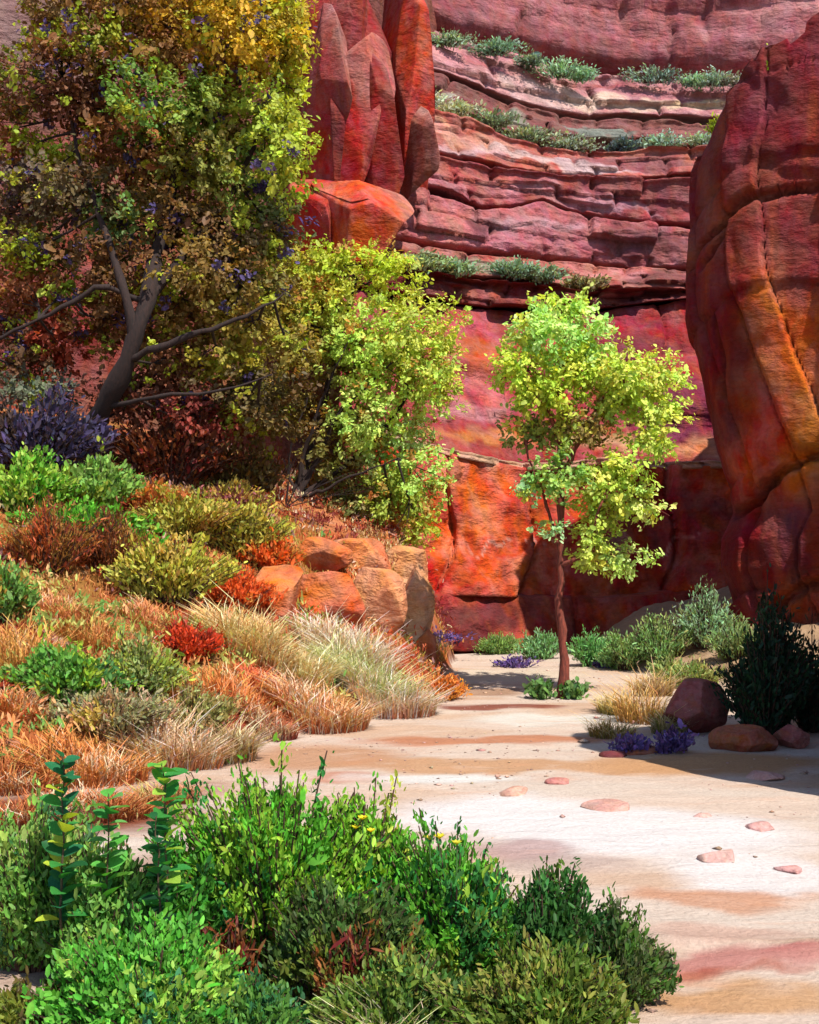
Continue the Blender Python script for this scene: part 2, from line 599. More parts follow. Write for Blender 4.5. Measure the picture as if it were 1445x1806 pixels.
def blades(bases, lens, lean, width, c0, c1, curl=0.5):
    """grass blades as tapered bent strips"""
    n = len(bases)
    lean = np.asarray(lean)
    side = unit(np.cross(lean + rng.normal(0, 0.3, lean.shape), np.array([0, 0, 1.0])) + rng.normal(0, 0.25, lean.shape))
    lens = lens[:, None]
    p0 = bases
    p1 = bases + (np.array([0, 0, 1.0]) * 0.9 + lean * 0.35) * lens * 0.5
    p2 = p1 + (np.array([0, 0, 1.0]) * (0.9 - curl) + lean * (0.6 + curl)) * lens * 0.5
    w = np.broadcast_to(width, (n,))[:, None]
    v = np.stack([p0 - side * w, p0 + side * w, p1 - side * w * 0.75, p1 + side * w * 0.75, p2 - side * w * 0.15, p2 + side * w * 0.15], 1)
    o = np.arange(n)[:, None] * 6
    f = np.concatenate([o + np.array([0, 1, 3, 2]), o + np.array([2, 3, 5, 4])])
    mid = (c0 + c1) / 2
    c = np.stack([c0, c0, mid, mid, c1, c1], 1).reshape(-1, 3)
    return v.reshape(-1, 3), f, c


def tuft(name, label, base, w, h, c_base, c_tip, n=320, width=0.008, cat_name='grass clump', group=None, curl=0.45, depth=None, extra=None):
    """extra: list of (fraction, tip colour) for differently coloured culms, built as a second part"""
    root = thing(name, label, cat_name, base, group)
    depth = w * 0.8 if depth is None else depth
    def make(nn, cb, ct, hs):
        a = rng.random(nn) * 2 * np.pi
        r = np.sqrt(rng.random(nn))
        off = np.stack([np.cos(a) * r ** 0.8 * w * 0.42, np.sin(a) * r ** 0.8 * depth * 0.42, np.zeros(nn)], 1)
        gb = np.asarray(base) + off
        gb[:, 2] = hfun(gb[:, 0], gb[:, 1]) - 0.02
        ln = unit(np.stack([np.cos(a) * r * 0.9, np.sin(a) * r * 0.9, np.zeros(nn)], 1) + rng.normal(0, 0.6, (nn, 3)) * np.array([1, 1, 0.1]))
        ln[:, 2] = 0
        ln *= (0.25 + 0.75 * r)[:, None]
        L_ = h * hs * (1.05 - 0.3 * r) * np.exp(rng.normal(0, 0.30, nn))
        L_ = L_ * (1 + 0.5 * fbm(gb * (1.6 / max(w, 0.3)), 2, int(abs(base[0]) * 31)))
        c_b, c_t = jitter_cols(alb(cb), nn, 0.22, 0.10), jitter_cols(alb(ct), nn, 0.22, 0.10)
        mixk = fbm(gb * 2.2, 2, 77) + rng.normal(0, 0.3, nn)
        sel = mixk > 0.6
        c_t[sel] = jitter_cols(alb((176, 172, 96)), int(sel.sum()), 0.2, 0.1)
        sel = mixk < -0.45
        c_t[sel] = jitter_cols(alb((236, 214, 176)), int(sel.sum()), 0.15, 0.06)
        return blades(gb, L_, ln, width, c_b, c_t, curl)
    V, F, Cc = make(n, c_base, c_tip, 1.0)
    part('grass_blades', root, V, F, Cc, M_GRASS, 'stuff')
    for frac, ct in (extra or []):
        V, F, Cc = make(int(n * frac), ct, ct, 1.05)
        part('seed_heads', root, V, F, Cc, M_GRASS, 'stuff')
    return root


# ------------------------------------------------------------------ terrain
K = 0.50
CTRL = []


def cp(u, v, Y):
    p = P(u, v, Y)
    CTRL.append((p[0], p[1], p[2]))


def cz(x, y, z):
    CTRL.append((x, y, z))


for a in [(0, 1300, 14.6), (0, 1180, 16.2), (0, 1080, 17.6), (0, 980, 19.4), (0, 880, 21.4), (0, 835, 23),
          (200, 1310, 15.2), (200, 1210, 16.6), (200, 1080, 18.6), (200, 970, 20.8), (200, 865, 23.2),
          (400, 1270, 16.8), (400, 1150, 18.8), (400, 1050, 20.8), (400, 970, 22.6), (450, 908, 25),
          (560, 1255, 18.4), (560, 1150, 20.4), (560, 1020, 23.2), (580, 940, 26),
          (680, 1240, 19.9), (690, 1150, 22), (700, 1050, 24.4), (720, 965, 27.2), (640, 950, 27),
          (742, 1120, 25.5), (748, 1020, 27)]:
    cp(*a)
for a in [(-8, 14, 0.9), (-8, 17, 2.4), (-9, 20, 4.0), (-10, 24, 5.2), (-16, 14, 2.0), (-16, 22, 6.0), (-14, 32, 7), (-7, 30, 5.4), (-3, 32, 4.4), (-6, 38, 5.5),
          (-16, 42, 8), (-1, 30.5, 3.4),
          (-4.9, 12.4, -0.15), (-3.1, 13.2, -0.12), (-2.1, 15.2, -0.15), (-1.6, 17, -0.2), (-0.3, 18.0, -0.2), (0.75, 19.8, -0.2), (0.95, 21.5, -0.2), (0.9, 24, -0.3), (0.95, 27, -0.5), (1.3, 30, -0.5),
          (-4, 9, -0.4), (-9, 9, 0.1), (-4, 4, -0.4), (0, 4, -0.6), (0, 10, -0.7), (0, 14, -0.6), (4, 4, -0.6), (4, 10, -0.7), (4, 15, -0.6), (3, 20, -0.5), (3, 26, -0.5),
          (2, 33, -0.3), (5, 30, -0.15), (6.3, 29.5, 0.25), (7.2, 27.6, 0.85), (6.5, 25.2, 0.42), (5.4, 26.4, 0.1), (7.0, 32, 1.0), (9, 32, 1.4), (5, 34, 0.1), (7.2, 24, 0.35), (6.6, 19, 0.05), (6.2, 17, 0.0), (9, 14, 0.3), (9, 6, 0), (14, 10, 0.5), (1.5, 38, 0.5), (8, 40, 1.5), (-3, 44, 4)]:
    cz(*a)
CT = np.array(CTRL)


def _tps_fit(c):
    n = len(c)
    d = np.linalg.norm(c[:, None, :2] - c[None, :, :2], axis=2)
    Kk = np.where(d > 0, d * d * np.log(d + 1e-9), 0) + np.eye(n) * 0.6
    Pm = np.concatenate([np.ones((n, 1)), c[:, :2]], 1)
    A = np.block([[Kk, Pm], [Pm.T, np.zeros((3, 3))]])
    return np.linalg.solve(A, np.concatenate([c[:, 2], np.zeros(3)]))


TW = _tps_fit(CT)


def tps(x, y):
    x = np.clip(np.asarray(x, float), -17, 15)
    y = np.clip(np.asarray(y, float), 3.5, 45)
    s = x.shape
    x, y = x.ravel(), y.ravel()
    out = np.empty(len(x))
    for i in range(0, len(x), 20000):
        xx, yy = x[i:i + 20000], y[i:i + 20000]
        d = np.hypot(xx[:, None] - CT[None, :, 0], yy[:, None] - CT[None, :, 1])
        out[i:i + 20000] = np.where(d > 0, d * d * np.log(d + 1e-9), 0) @ TW[:-3] + TW[-3] + TW[-2] * xx + TW[-1] * yy
    return out.reshape(s)


def hfun(x, y):
    x = np.asarray(x, float)
    y = np.asarray(y, float)
    b = tps(x, y)
    p = np.stack([x, y, 0 * x], -1)
    b = b + 0.10 * fbm(p * 0.9, 3, 3)
    land = sstep(b / 0.22)
    h = np.maximum(b, 0) + 0.14 * land
    h = h + land * (0.16 * fbm(p * 1.1, 4, 7) + 0.05 * fbm(p * 4.5, 3, 8))
    h = h + (1 - land) * (0.035 * fbm(p * np.array([0.4, 1.1, 1]), 3, 9) + 0.014 * fbm(p * np.array([1.6, 2.6, 1]), 3, 10))
    # low red sediment bar crossing the near sand
    bar = np.exp(-((y - 8.25 - 0.16 * np.sin(x * 1.7) - 0.04 * x) / 0.22) ** 2) * sstep((x - 1.0) / 0.7)
    h = h + bar * (0.05 + 0.07 * fbm(p * np.array([2.4, 5.0, 1]), 4, 12))
    return h


def hit(u, v, y0=5.0, y1=60.0):
    """where the sight line of a photo pixel meets the ground"""
    Y = np.linspace(y0, y1, 1400)
    x = (u - CX) / FPX * Y
    z = CAMZ - (v - HV) / FPX * Y
    h = hfun(x, Y)
    k = np.argmax(z <= h)
    if z[k] > h[k]:
        k = len(Y) - 1
    return np.array([x[k], Y[k], h[k]])


def on_ground(u, Y):
    x = (u - CX) / FPX * Y
    return np.array([x, Y, float(hfun(np.array([x]), np.array([Y]))[0])])


def spaced(lo, hi, fine_lo, fine_hi, fine, coarse):
    a = np.arange(lo, fine_lo, coarse)
    b = np.arange(fine_lo, fine_hi, fine)
    c = np.arange(fine_hi, hi + coarse, coarse)
    return np.concatenate([a, b, c])


gx = spaced(-150, 150, -11, 10, 0.075, 5.0)
gy = np.concatenate([np.arange(-100, 5, 5.0), np.arange(5, 22, 0.06), np.arange(22, 36, 0.1), np.arange(36, 200, 6.0)])
GX, GY = np.meshgrid(gx, gy)
GZ = hfun(GX, GY)
gv = np.stack([GX, GY, GZ], -1).reshape(-1, 3)
ny, nx = GX.shape
ii = (np.arange(ny - 1)[:, None] * nx + np.arange(nx - 1)[None]).ravel()
gf = np.stack([ii, ii + 1, ii + nx + 1, ii + nx], 1)

gp = gv * np.array([1, 1, 0])
bt = tps(gv[:, 0], gv[:, 1]) + 0.10 * fbm(gp * 0.9, 3, 3)
land = sstep((bt + 0.02) / 0.16)[:, None]
sand = np.tile(alb((240, 216, 196)), (len(gv), 1))


def blend(cols, f, c):
    f = np.clip(f, 0, 1)[:, None]
    return cols * (1 - f) + alb(c) * f


GQ = gv[:, :2] + 0.35 * np.stack([fbm(gp * 1.1 + 5, 3, 31), fbm(gp * 1.1 + 9, 3, 32)], 1) + 0.10 * np.stack([fbm(gp * 4.5 + 5, 4, 33), fbm(gp * np.array([3.0, 9.0, 1]) + 9, 4, 34)], 1)


def gpatch(u, v, ru, rv):
    """soft elongated stain on the sand, in ground coordinates"""
    y = CAMZ * FPX / (v - HV)
    x = (u - CX) / FPX * y
    sx = ru / FPX * y
    sy = 0.5 * (CAMZ * FPX / (v - rv - HV) - CAMZ * FPX / (v + rv - HV))
    q = GQ
    d = np.hypot((q[:, 0] - x) / sx, (q[:, 1] - y) / sy)
    return sstep((1.2 - d) / 0.6)


warp = fbm(gp * np.array([0.35, 1.2, 1]), 4, 21)
sand = blend(sand, 0.5 * sstep((warp - 0.05) / 0.35), (240, 226, 210))
sand = blend(sand, 0.55 * sstep((-warp - 0.08) / 0.3), (222, 178, 140))
for (u, v, ru, rv, f, c) in [
        (900, 1350, 330, 14, 0.9, (221, 170, 125)), (1250, 1345, 230, 22, 0.95, (222, 170, 122)), (560, 1335, 170, 26, 0.85, (214, 158, 116)),
        (860, 1305, 260, 9, 0.9, (213, 140, 100)), (640, 1372, 90, 10, 0.7, (210, 130, 96)),
        (770, 1374, 150, 13, 1.0, (252, 248, 240)), (1000, 1268, 190, 12, 1.0, (250, 242, 228)), (900, 1190, 160, 12, 0.9, (240, 222, 196)),
        (1120, 1470, 330, 50, 1.0, (255, 248, 244)), (880, 1435, 240, 34, 1.0, (255, 248, 244)), (1340, 1540, 160, 40, 0.9, (255, 248, 244)),
        (930, 1505, 110, 22, 0.8, (205, 170, 165)), (1010, 1530, 130, 18, 0.6, (200, 175, 165)),
        (1290, 1585, 170, 20, 0.8, (224, 160, 120)), (1270, 1655, 190, 22, 0.7, (228, 186, 165)),
        (1290, 1700, 260, 20, 0.8, (206, 126, 118)), (1190, 1716, 110, 8, 0.8, (186, 96, 76)), (1390, 1690, 90, 8, 0.7, (206, 130, 122)), (1330, 1722, 120, 6, 0.7, (190, 104, 84)),
        (1270, 1765, 220, 26, 0.9, (222, 172, 122)), (880, 1246, 120, 5, 0.9, (150, 70, 50)), (840, 1222, 80, 7, 0.7, (170, 120, 80)),
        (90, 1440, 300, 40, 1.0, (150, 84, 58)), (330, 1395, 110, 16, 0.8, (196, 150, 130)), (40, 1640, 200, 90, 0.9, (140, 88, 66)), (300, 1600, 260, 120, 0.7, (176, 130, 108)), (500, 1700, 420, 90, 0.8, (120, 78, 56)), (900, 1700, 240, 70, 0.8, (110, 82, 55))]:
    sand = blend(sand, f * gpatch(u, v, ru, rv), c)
soil = np.tile(alb((186, 104, 56)), (len(gv), 1))
s1 = fbm(gp * 0.8, 4, 41)
s2 = fbm(gp * 1.4, 4, 42)
soil = blend(soil, 0.9 * sstep((s1 - 0.02) / 0.25), (205, 132, 78))
soil = blend(soil, 0.9 * sstep((-s1 - 0.08) / 0.25), (150, 52, 34))
soil = blend(soil, 0.7 * sstep((s2 - 0.15) / 0.25), (160, 124, 60))
# raw orange earth on the cut bank towards the far end of the slope
cb = np.exp(-(((gv[:, 0] + 0.3) / 1.6) ** 2 + ((gv[:, 1] - 25) / 3.2) ** 2))
soil = blend(soil, 1.2 * cb * sstep((s2 + 0.5) / 0.4), (214, 108, 60))
soil = blend(soil, 1.1 * cb * sstep((s1 - 0.1) / 0.2), (226, 152, 110))
soil = blend(soil, sstep((gv[:, 0] - 3.0) / 1.0) * 0.85, (206, 176, 140))
# dark lip of the bank: shade under its edge put into the colour
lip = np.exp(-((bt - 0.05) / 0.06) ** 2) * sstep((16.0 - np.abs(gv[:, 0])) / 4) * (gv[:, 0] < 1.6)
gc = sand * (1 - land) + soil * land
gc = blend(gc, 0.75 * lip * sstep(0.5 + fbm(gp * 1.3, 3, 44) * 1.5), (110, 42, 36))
ground = link('ground', mesh_from('ground', gv, gf, gc, M_GROUND, True))
ground['kind'] = 'structure'
ground['label'] = 'pale dry sandy wash with an orange earth bank rising on its left'
ground['category'] = 'ground'


# ------------------------------------------------------------------ cliffs
K = 0.60
def pl(pts):
    a = np.array(pts, float)
    return lambda u: np.interp(u, a[:, 0], a[:, 1])


AMP = pl([(560, 0.875), (690, 0.90), (745, 0.91), (900, 0.955), (1050, 0.995), (1150, 1.0), (1250, 0.995), (1340, 0.985), (1700, 0.93)])


def cells(x, w, seed):
    """random step per joint block along x: value, distance to the joint"""
    xi = x / w + 0.45 * vnoise(np.stack([x / w * 1.3, 0 * x, 0 * x], -1), seed)
    k = np.floor(xi).astype(np.int64)
    return _hash(k, k * 0, k * 0, seed + 3) * 2 - 1, np.abs(xi - np.round(xi)) * w


def rock_band(root, name, top, bot, Yk, base, patches, seed, lean=0.0, lip=0.35, under=0.7, rows=34, blocks=(3.2, 0.28), bump=0.35, back=7.0,
              u0=600, u1=1640, nu=300, bulge=0.0, mat=None, layer=0.18, split=2.99):
    us = np.linspace(u0, u1, nu)
    T, B = top(us), bot(us)
    T = T + 3.0 * fbm(np.stack([us / 26, us * 0, us * 0 + seed], -1), 3, seed) * (1 if seed else 0)
    ts = np.concatenate([[0], np.linspace(0.0, 1.0, rows)])
    Yc = Yk * AMP(us)
    V = []
    for j, t in enumerate(np.linspace(0, 1, rows)):
        v = T + (B - T) * t
        y = Yc + lean * (0.5 - t) - lip * math.exp(-(t / 0.10) ** 2) - bulge * math.sin(math.pi * t) + under * max(0.0, (t - 0.86) / 0.14) ** 1.5
        x = (us - CX) / FPX * y
        z = CAMZ - (v - HV) / FPX * y
        q = np.stack([x, y * 0.3, z * 1.4], -1)
        st, dj = cells(x + 0.8 * fbm(np.stack([x * 0 + seed, z * 0.35, z * 0], -1), 2, seed), blocks[0], seed + int(t * split))
        d = bump * fbm(q * 0.45, 4, seed) + bump * 0.35 * fbm(q * 1.9, 3, seed + 2) + blocks[1] * st + 0.28 * np.exp(-(dj / 0.13) ** 2)
        lay = np.floor(z * 1.7 + 0.9 * fbm(q * 0.22, 2, seed + 9))
        d = d + layer * (_hash(lay.astype(np.int64), lay.astype(np.int64) * 0, lay.astype(np.int64) * 0, seed) * 2 - 1)
        V.append(np.stack([x, y + d, z], -1))
    top_back = V[0] + np.array([0, back, 0.15])
    bot_back = V[-1] + np.array([0, back, 0])
    mid_top = V[0] + np.array([0, 0.4, 0.06])
    G = np.stack([top_back, mid_top] + V + [bot_back], 0)
    nr = len(G)
    verts = G.reshape(-1, 3)
    i = (np.arange(nr)[:, None] * nu + np.arange(nu - 1)[None])
    i2 = (((np.arange(nr) + 1) % nr)[:, None] * nu + np.arange(nu - 1)[None])
    f = np.stack([i, i2, i2 + 1, i + 1], -1).reshape(-1, 4)
    cap0 = (np.arange(nr) * nu)[::-1][None]
    cap1 = (np.arange(nr) * nu + nu - 1)[None]
    # colours: mineral patches; darker right-hand ones put the right cliff's shadow into colour
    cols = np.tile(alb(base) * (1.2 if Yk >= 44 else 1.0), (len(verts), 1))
    wv = verts + 0.9 * np.stack([fbm(verts * 0.8, 3, seed + 50), 0 * verts[:, 0], fbm(verts * 0.8 + 7, 3, seed + 51)], -1)
    for (pu, pv, pru, prv, c) in patches:
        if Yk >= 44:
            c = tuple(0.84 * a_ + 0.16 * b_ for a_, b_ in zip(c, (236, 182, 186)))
        yy = Yk * AMP(pu)
        cx_, _, cz_ = P(pu, pv, yy)
        d = np.hypot((wv[:, 0] - cx_) / (pru / FPX * yy), (wv[:, 2] - cz_) / (prv / FPX * yy))
        cols = blend(cols, sstep((1.35 - d) / 0.6), c)
    cols = cols * (1 + 0.18 * fbm(verts * np.array([0.5, 0.5, 2.5]), 3, seed + 60))[:, None]
    return part(name, root, verts, [f, cap0, cap1], cols, mat or M_ROCK)


far = thing('layered_cliff', 'tall amphitheatre of pink and red rock layers closing the canyon', 'cliff', (8, 45, 0), kind='structure')
top0 = pl([(560, -160), (1700, -160)])
LA = pl([(560, 20), (690, 36), (745, 45), (800, 72), (870, 85), (930, 103), (1000, 120), (1080, 134), (1150, 140), (1250, 146), (1340, 140), (1700, 120)])
LB = pl([(560, 90), (690, 110), (725, 116), (800, 136), (880, 168), (960, 196), (1030, 208), (1110, 202), (1200, 209), (1320, 216), (1700, 205)])
LC = pl([(560, 150), (690, 180), (760, 192), (830, 206), (900, 238), (960, 252), (1020, 262), (1100, 266), (1230, 258), (1700, 240)])
LD = pl([(560, 235), (690, 254), (740, 266), (820, 282), (890, 298), (970, 312), (1100, 316), (1215, 312), (1700, 290)])
LE = pl([(560, 300), (690, 320), (722, 326), (800, 345), (850, 368), (900, 366), (960, 352), (1010, 372), (1060, 388), (1220, 400), (1700, 370)])
LF = pl([(560, 400), (690, 425), (800, 446), (900, 452), (1000, 460), (1110, 472), (1220, 476), (1700, 450)])
LG = pl([(560, 445), (690, 466), (850, 490), (940, 496), (1040, 512), (1215, 507), (1700, 480)])
LH = pl([(560, 500), (690, 520), (780, 535), (870, 546), (940, 550), (1050, 548), (1215, 527), (1700, 500)])
LI = pl([(560, 740), (690, 768), (730, 780), (800, 802), (920, 826), (1000, 822), (1090, 812), (1180, 824), (1270, 822), (1700, 800)])
LJ = pl([(560, 1040), (770, 1050), (900, 1052), (1050, 1058), (1200, 1045), (1290, 1035), (1700, 1020)])
BASE = pl([(560, 1150), (1700, 1150)])

rock_band(far, 'rock_layer', top0, LA, 60, (148, 62, 66), [(980, 20, 200, 50, (160, 72, 76)), (1300, 80, 110, 30, (172, 88, 92)), (1380, 10, 90, 30, (190, 110, 110)), (850, 60, 120, 20, (132, 48, 52)), (1120, 100, 220, 22, (128, 42, 46))], 1, lean=1.5, lip=0.1, under=1.3, blocks=(7, 0.15), bump=0.3)
rock_band(far, 'rock_layer', LA, LB, 57, (184, 118, 118), [(790, 100, 70, 25, (196, 120, 122)), (860, 120, 60, 14, (176, 80, 84)), (960, 165, 90, 25, (205, 158, 150)), (1090, 185, 100, 18, (222, 182, 156)), (1240, 190, 50, 14, (232, 196, 150)), (1200, 160, 140, 14, (178, 96, 104)), (1080, 140, 60, 12, (160, 62, 70))], 2, lean=2.6, lip=0.2, under=1.5, blocks=(4.5, 0.25), bump=0.35)
rock_band(far, 'rock_layer', LB, LC, 54, (126, 66, 58), [(760, 160, 70, 22, (158, 166, 140)), (900, 215, 90, 18, (128, 132, 108)), (830, 180, 60, 12, (112, 44, 40)), (1000, 225, 70, 14, (116, 42, 40)), (1130, 236, 110, 16, (136, 64, 56)), (1060, 240, 60, 12, (112, 128, 112))], 3, lean=2.5, lip=0.3, under=1.0, blocks=(2.6, 0.35), bump=0.55)
rock_band(far, 'rock_layer', LC, LD, 51, (176, 84, 66), [(750, 215, 60, 20, (226, 168, 120)), (830, 245, 90, 16, (206, 128, 100)), (800, 270, 90, 10, (200, 150, 150)), (930, 285, 90, 10, (214, 172, 160)), (1040, 300, 90, 10, (196, 160, 160)), (1120, 280, 110, 22, (142, 56, 58))], 4, lean=1.6, lip=0.35, under=0.8, blocks=(3.0, 0.2), bump=0.4)
rock_band(far, 'rock_layer', LD, LE, 49.5, (152, 52, 52), [(760, 295, 60, 22, (184, 60, 36)), (760, 325, 60, 16, (184, 92, 98)), (870, 325, 80, 18, (178, 66, 52)), (970, 345, 110, 14, (182, 96, 100)), (1120, 340, 130, 20, (126, 38, 40)), (1080, 370, 80, 10, (172, 104, 116))], 5, lean=0.8, lip=0.3, under=0.7, blocks=(3.4, 0.25), bump=0.4)
rock_band(far, 'rock_layer', LE, LF, 48, (170, 80, 82), [(760, 390, 80, 40, (190, 86, 78)), (890, 390, 60, 14, (184, 120, 124)), (980, 385, 60, 14, (186, 120, 126)), (950, 425, 120, 22, (178, 82, 92)), (1140, 430, 80, 36, (118, 42, 44)), (850, 400, 30, 20, (110, 40, 42))], 6, lean=0.9, lip=0.2, under=0.6, blocks=(3.8, 0.45), bump=0.5, bulge=0.5)
rock_band(far, 'rock_layer', LF, LG, 45.5, (170, 84, 68), [(760, 450, 80, 12, (150, 158, 116)), (900, 465, 90, 14, (140, 128, 96)), (1010, 480, 90, 14, (186, 86, 64)), (1080, 475, 50, 14, (196, 96, 84)), (1170, 485, 60, 16, (126, 48, 40))], 7, lean=1.8, lip=0.2, under=0.4, blocks=(2.2, 0.25), bump=0.45)
rock_band(far, 'rock_layer', LG, LH, 44.5, (120, 40, 34), [(800, 510, 60, 14, (112, 40, 32)), (900, 518, 100, 14, (150, 56, 40)), (1020, 532, 90, 10, (158, 74, 56)), (1150, 518, 80, 14, (104, 28, 30))], 8, lean=0.3, lip=0.55, under=1.2, blocks=(1.7, 0.35), bump=0.4, mat=M_ROCK_RED)
rock_band(far, 'rock_wall', LH, LI, 42, (172, 56, 54), [(820, 555, 60, 30, (196, 74, 84)), (850, 610, 80, 40, (192, 92, 60)), (1150, 570, 120, 36, (160, 32, 46)), (1150, 610, 90, 24, (132, 40, 52)), (840, 700, 60, 40, (206, 96, 98)), (820, 730, 60, 14, (206, 130, 130)), (860, 775, 120, 14, (200, 120, 70)), (960, 770, 60, 20, (140, 60, 40)), (1190, 740, 90, 60, (138, 42, 70)), (1060, 780, 90, 20, (196, 140, 100)), (1230, 800, 60, 18, (206, 130, 90))], 9, lean=5.5, lip=0.2, under=0.0, rows=34, blocks=(5, 0.3), bump=0.6, mat=M_ROCK_RED)
low = rock_band(far, 'rock_wall', LI, LJ, 33.6, (206, 70, 32), [(880, 812, 60, 6, (232, 170, 130)), (790, 796, 60, 6, (226, 160, 120)), (1060, 818, 120, 6, (214, 140, 100)), (820, 900, 110, 80, (232, 96, 36)), (900, 980, 110, 60, (222, 84, 34)), (1180, 920, 110, 70, (170, 48, 34)), (1130, 1020, 120, 24, (188, 66, 34)), (900, 945, 90, 3, (220, 150, 130)), (1140, 945, 90, 3, (200, 120, 110))], 10, lean=1.6, lip=0.12, under=0.0, rows=40, blocks=(4.6, 0.35), bump=0.55, mat=M_ROCK_RED, layer=0.0, split=0.5)  # orange left and darker right put sun and cliff shadow into the colour
rock_band(far, 'rock_wall', LJ, BASE, 31.9, (170, 54, 34), [(830, 1090, 90, 30, (120, 30, 30)), (1100, 1075, 120, 20, (176, 60, 34))], 12, lean=0.9, lip=0.0, under=0.0, rows=20, blocks=(4.8, 0.2), bump=0.35, mat=M_ROCK_RED, layer=0.0, split=0.5)


LIa = lambda u: LI(u) - 7
LIb = lambda u: LI(u) + 5
rock_band(far, 'ledge_slab', LIa, LIb, 34.2, (226, 168, 130), [(1100, 815, 160, 10, (206, 136, 104))], 14, lean=0.2, lip=0.1, under=0.1, rows=6, blocks=(0.9, 0.30), bump=0.25, back=3.0, u0=640, u1=1330, nu=240, layer=0.0, split=0.5)


def plan_wall(root, name, path, zlo, zhi, base, patches, seed, rows=90, n=260, bump=0.6, edge=None, mat=None, ztop=None, focus=None, cracks=(), blk=0.35, crease=0.0, joints=0.0):
    """a cliff face standing on a plan path; edge(z, s) moves it sideways"""
    path = np.asarray(path, float)
    d = np.concatenate([[0], np.cumsum(np.linalg.norm(np.diff(path[:, :2], axis=0), axis=1))])
    s = np.linspace(0, d[-1], n)
    if focus:
        ss = np.linspace(0, d[-1], 4000)
        wgt = np.cumsum(1 + 6 * ((ss > focus[0]) & (ss < focus[1])))
        s = np.interp(np.linspace(wgt[0], wgt[-1], n), wgt, ss)
    px = np.interp(s, d, path[:, 0])
    py = np.interp(s, d, path[:, 1])
    so = np.linspace(0, d[-1], 500)
    ker = np.ones(5) / 5
    sx_ = np.convolve(np.pad(np.interp(so, d, path[:, 0]), 2, mode='edge'), ker, 'valid')
    sy_ = np.convolve(np.pad(np.interp(so, d, path[:, 1]), 2, mode='edge'), ker, 'valid')
    px, py = np.interp(s, so, sx_), np.interp(s, so, sy_)
    tx, ty = np.gradient(px), np.gradient(py)
    l = np.hypot(tx, ty)
    nxv, nyv = ty / l, -tx / l
    zt = np.interp(s, d, path[:, 2]) if path.shape[1] > 2 else np.full(n, zhi)
    if joints:
        rv_, _ = cells(s, 0.55, seed + 30)
        zt = zt + 0.22 * rv_ + 0.25 * fbm(np.stack([s * 1.2, 0 * s, 0 * s], -1), 3, seed + 31)
    V = []
    for j in range(rows):
        t = j / (rows - 1)
        z = zlo + (zt - zlo) * t
        x, y = px.copy(), py.copy()
        if edge is not None:
            ex, ey = edge(x, y, z, s)
            x, y = x + ex, y + ey
        q = np.stack([x, y, z], -1)
        dd = bump * fbm(q * np.array([0.28, 0.28, 0.2]), 4, seed) + bump * 0.3 * fbm(q * 1.1, 4, seed + 1)
        dd = dd + crease * (np.abs(fbm(q * np.array([0.5, 0.5, 0.32]) + 2.0 * z[:, None] * np.array([0.06, 0, 0]), 3, seed + 7)) - 0.25) + 0.25 * crease * np.abs(fbm(q * 1.7, 3, seed + 8))
        pl_, dj = cells((x + y) * 0.7 + z * 0.55 + 1.4 * fbm(q * 0.3, 3, seed + 2), 4.2, seed)
        dd = dd + blk * pl_ - blk * np.exp(-(dj / 0.16) ** 2)
        wob_ = 0.16 * np.stack([fbm(q * 1.6, 3, 91), fbm(q * 1.6 + 4, 3, 92)], -1) if cracks else 0
        if joints:
            sv, sj = cells(s * 1.0 + 0.10 * z + 0.35 * fbm(np.stack([s * 0.2, z * 0.5, 0 * z], -1), 2, seed + 5), 1.25, seed + 21)
            hv, hj = cells(z * 1.0 + 0.35 * (y - 25) + 0.5 * fbm(np.stack([s * 0.5, z * 0.1, 0 * z], -1), 2, seed + 6), 2.6, seed + 22)
            dd = dd + joints * (sv + 0.6 * hv) - joints * 0.9 * np.exp(-(sj / 0.035) ** 2) - joints * 0.7 * np.exp(-(hj / 0.05) ** 2)
        for (cpts, cw, cdp) in cracks:
            best = np.full(n, 9.0)
            for (a_, b_) in zip(cpts[:-1], cpts[1:]):
                e_ = np.array(b_) - np.array(a_)
                rel = np.stack([y - a_[0], z - a_[1]], -1) + wob_
                tt = np.clip(rel @ e_ / (e_ @ e_), 0, 1)
                best = np.minimum(best, np.linalg.norm(rel - tt[:, None] * e_, axis=1))
            dd = dd - cdp * np.exp(-(best / cw) ** 2) * (n > 0)
        V.append(np.stack([x + nxv * dd, y + nyv * dd, z], -1))
    G = np.stack(V + [V[-1] - np.stack([nxv, nyv, 0 * nxv], -1) * 6 + np.array([0, 0, 0.4])], 0)
    nr = len(G)
    verts = G.reshape(-1, 3)
    i = (np.arange(nr - 1)[:, None] * n + np.arange(n - 1)[None])
    f = np.stack([i, i + 1, i + n + 1, i + n], -1).reshape(-1, 4)
    cols = np.tile(alb(base), (len(verts), 1))
    wv = verts + 0.8 * np.stack([fbm(verts * 0.7, 3, seed + 50), fbm(verts * 0.7 + 3, 3, seed + 52), fbm(verts * 0.7 + 7, 3, seed + 51)], -1)
    for (c0, rad, c) in patches:
        dq = np.linalg.norm((wv - np.asarray(c0)) / np.asarray(rad), axis=1)
        cols = blend(cols, sstep((1.5 - dq) / 1.1), c)
    cols = cols * (1 + 0.2 * fbm(verts * np.array([1.4, 1.4, 0.25]), 3, seed + 60))[:, None]
    return part(name, root, verts, f, cols, mat or M_ROCK_RED)


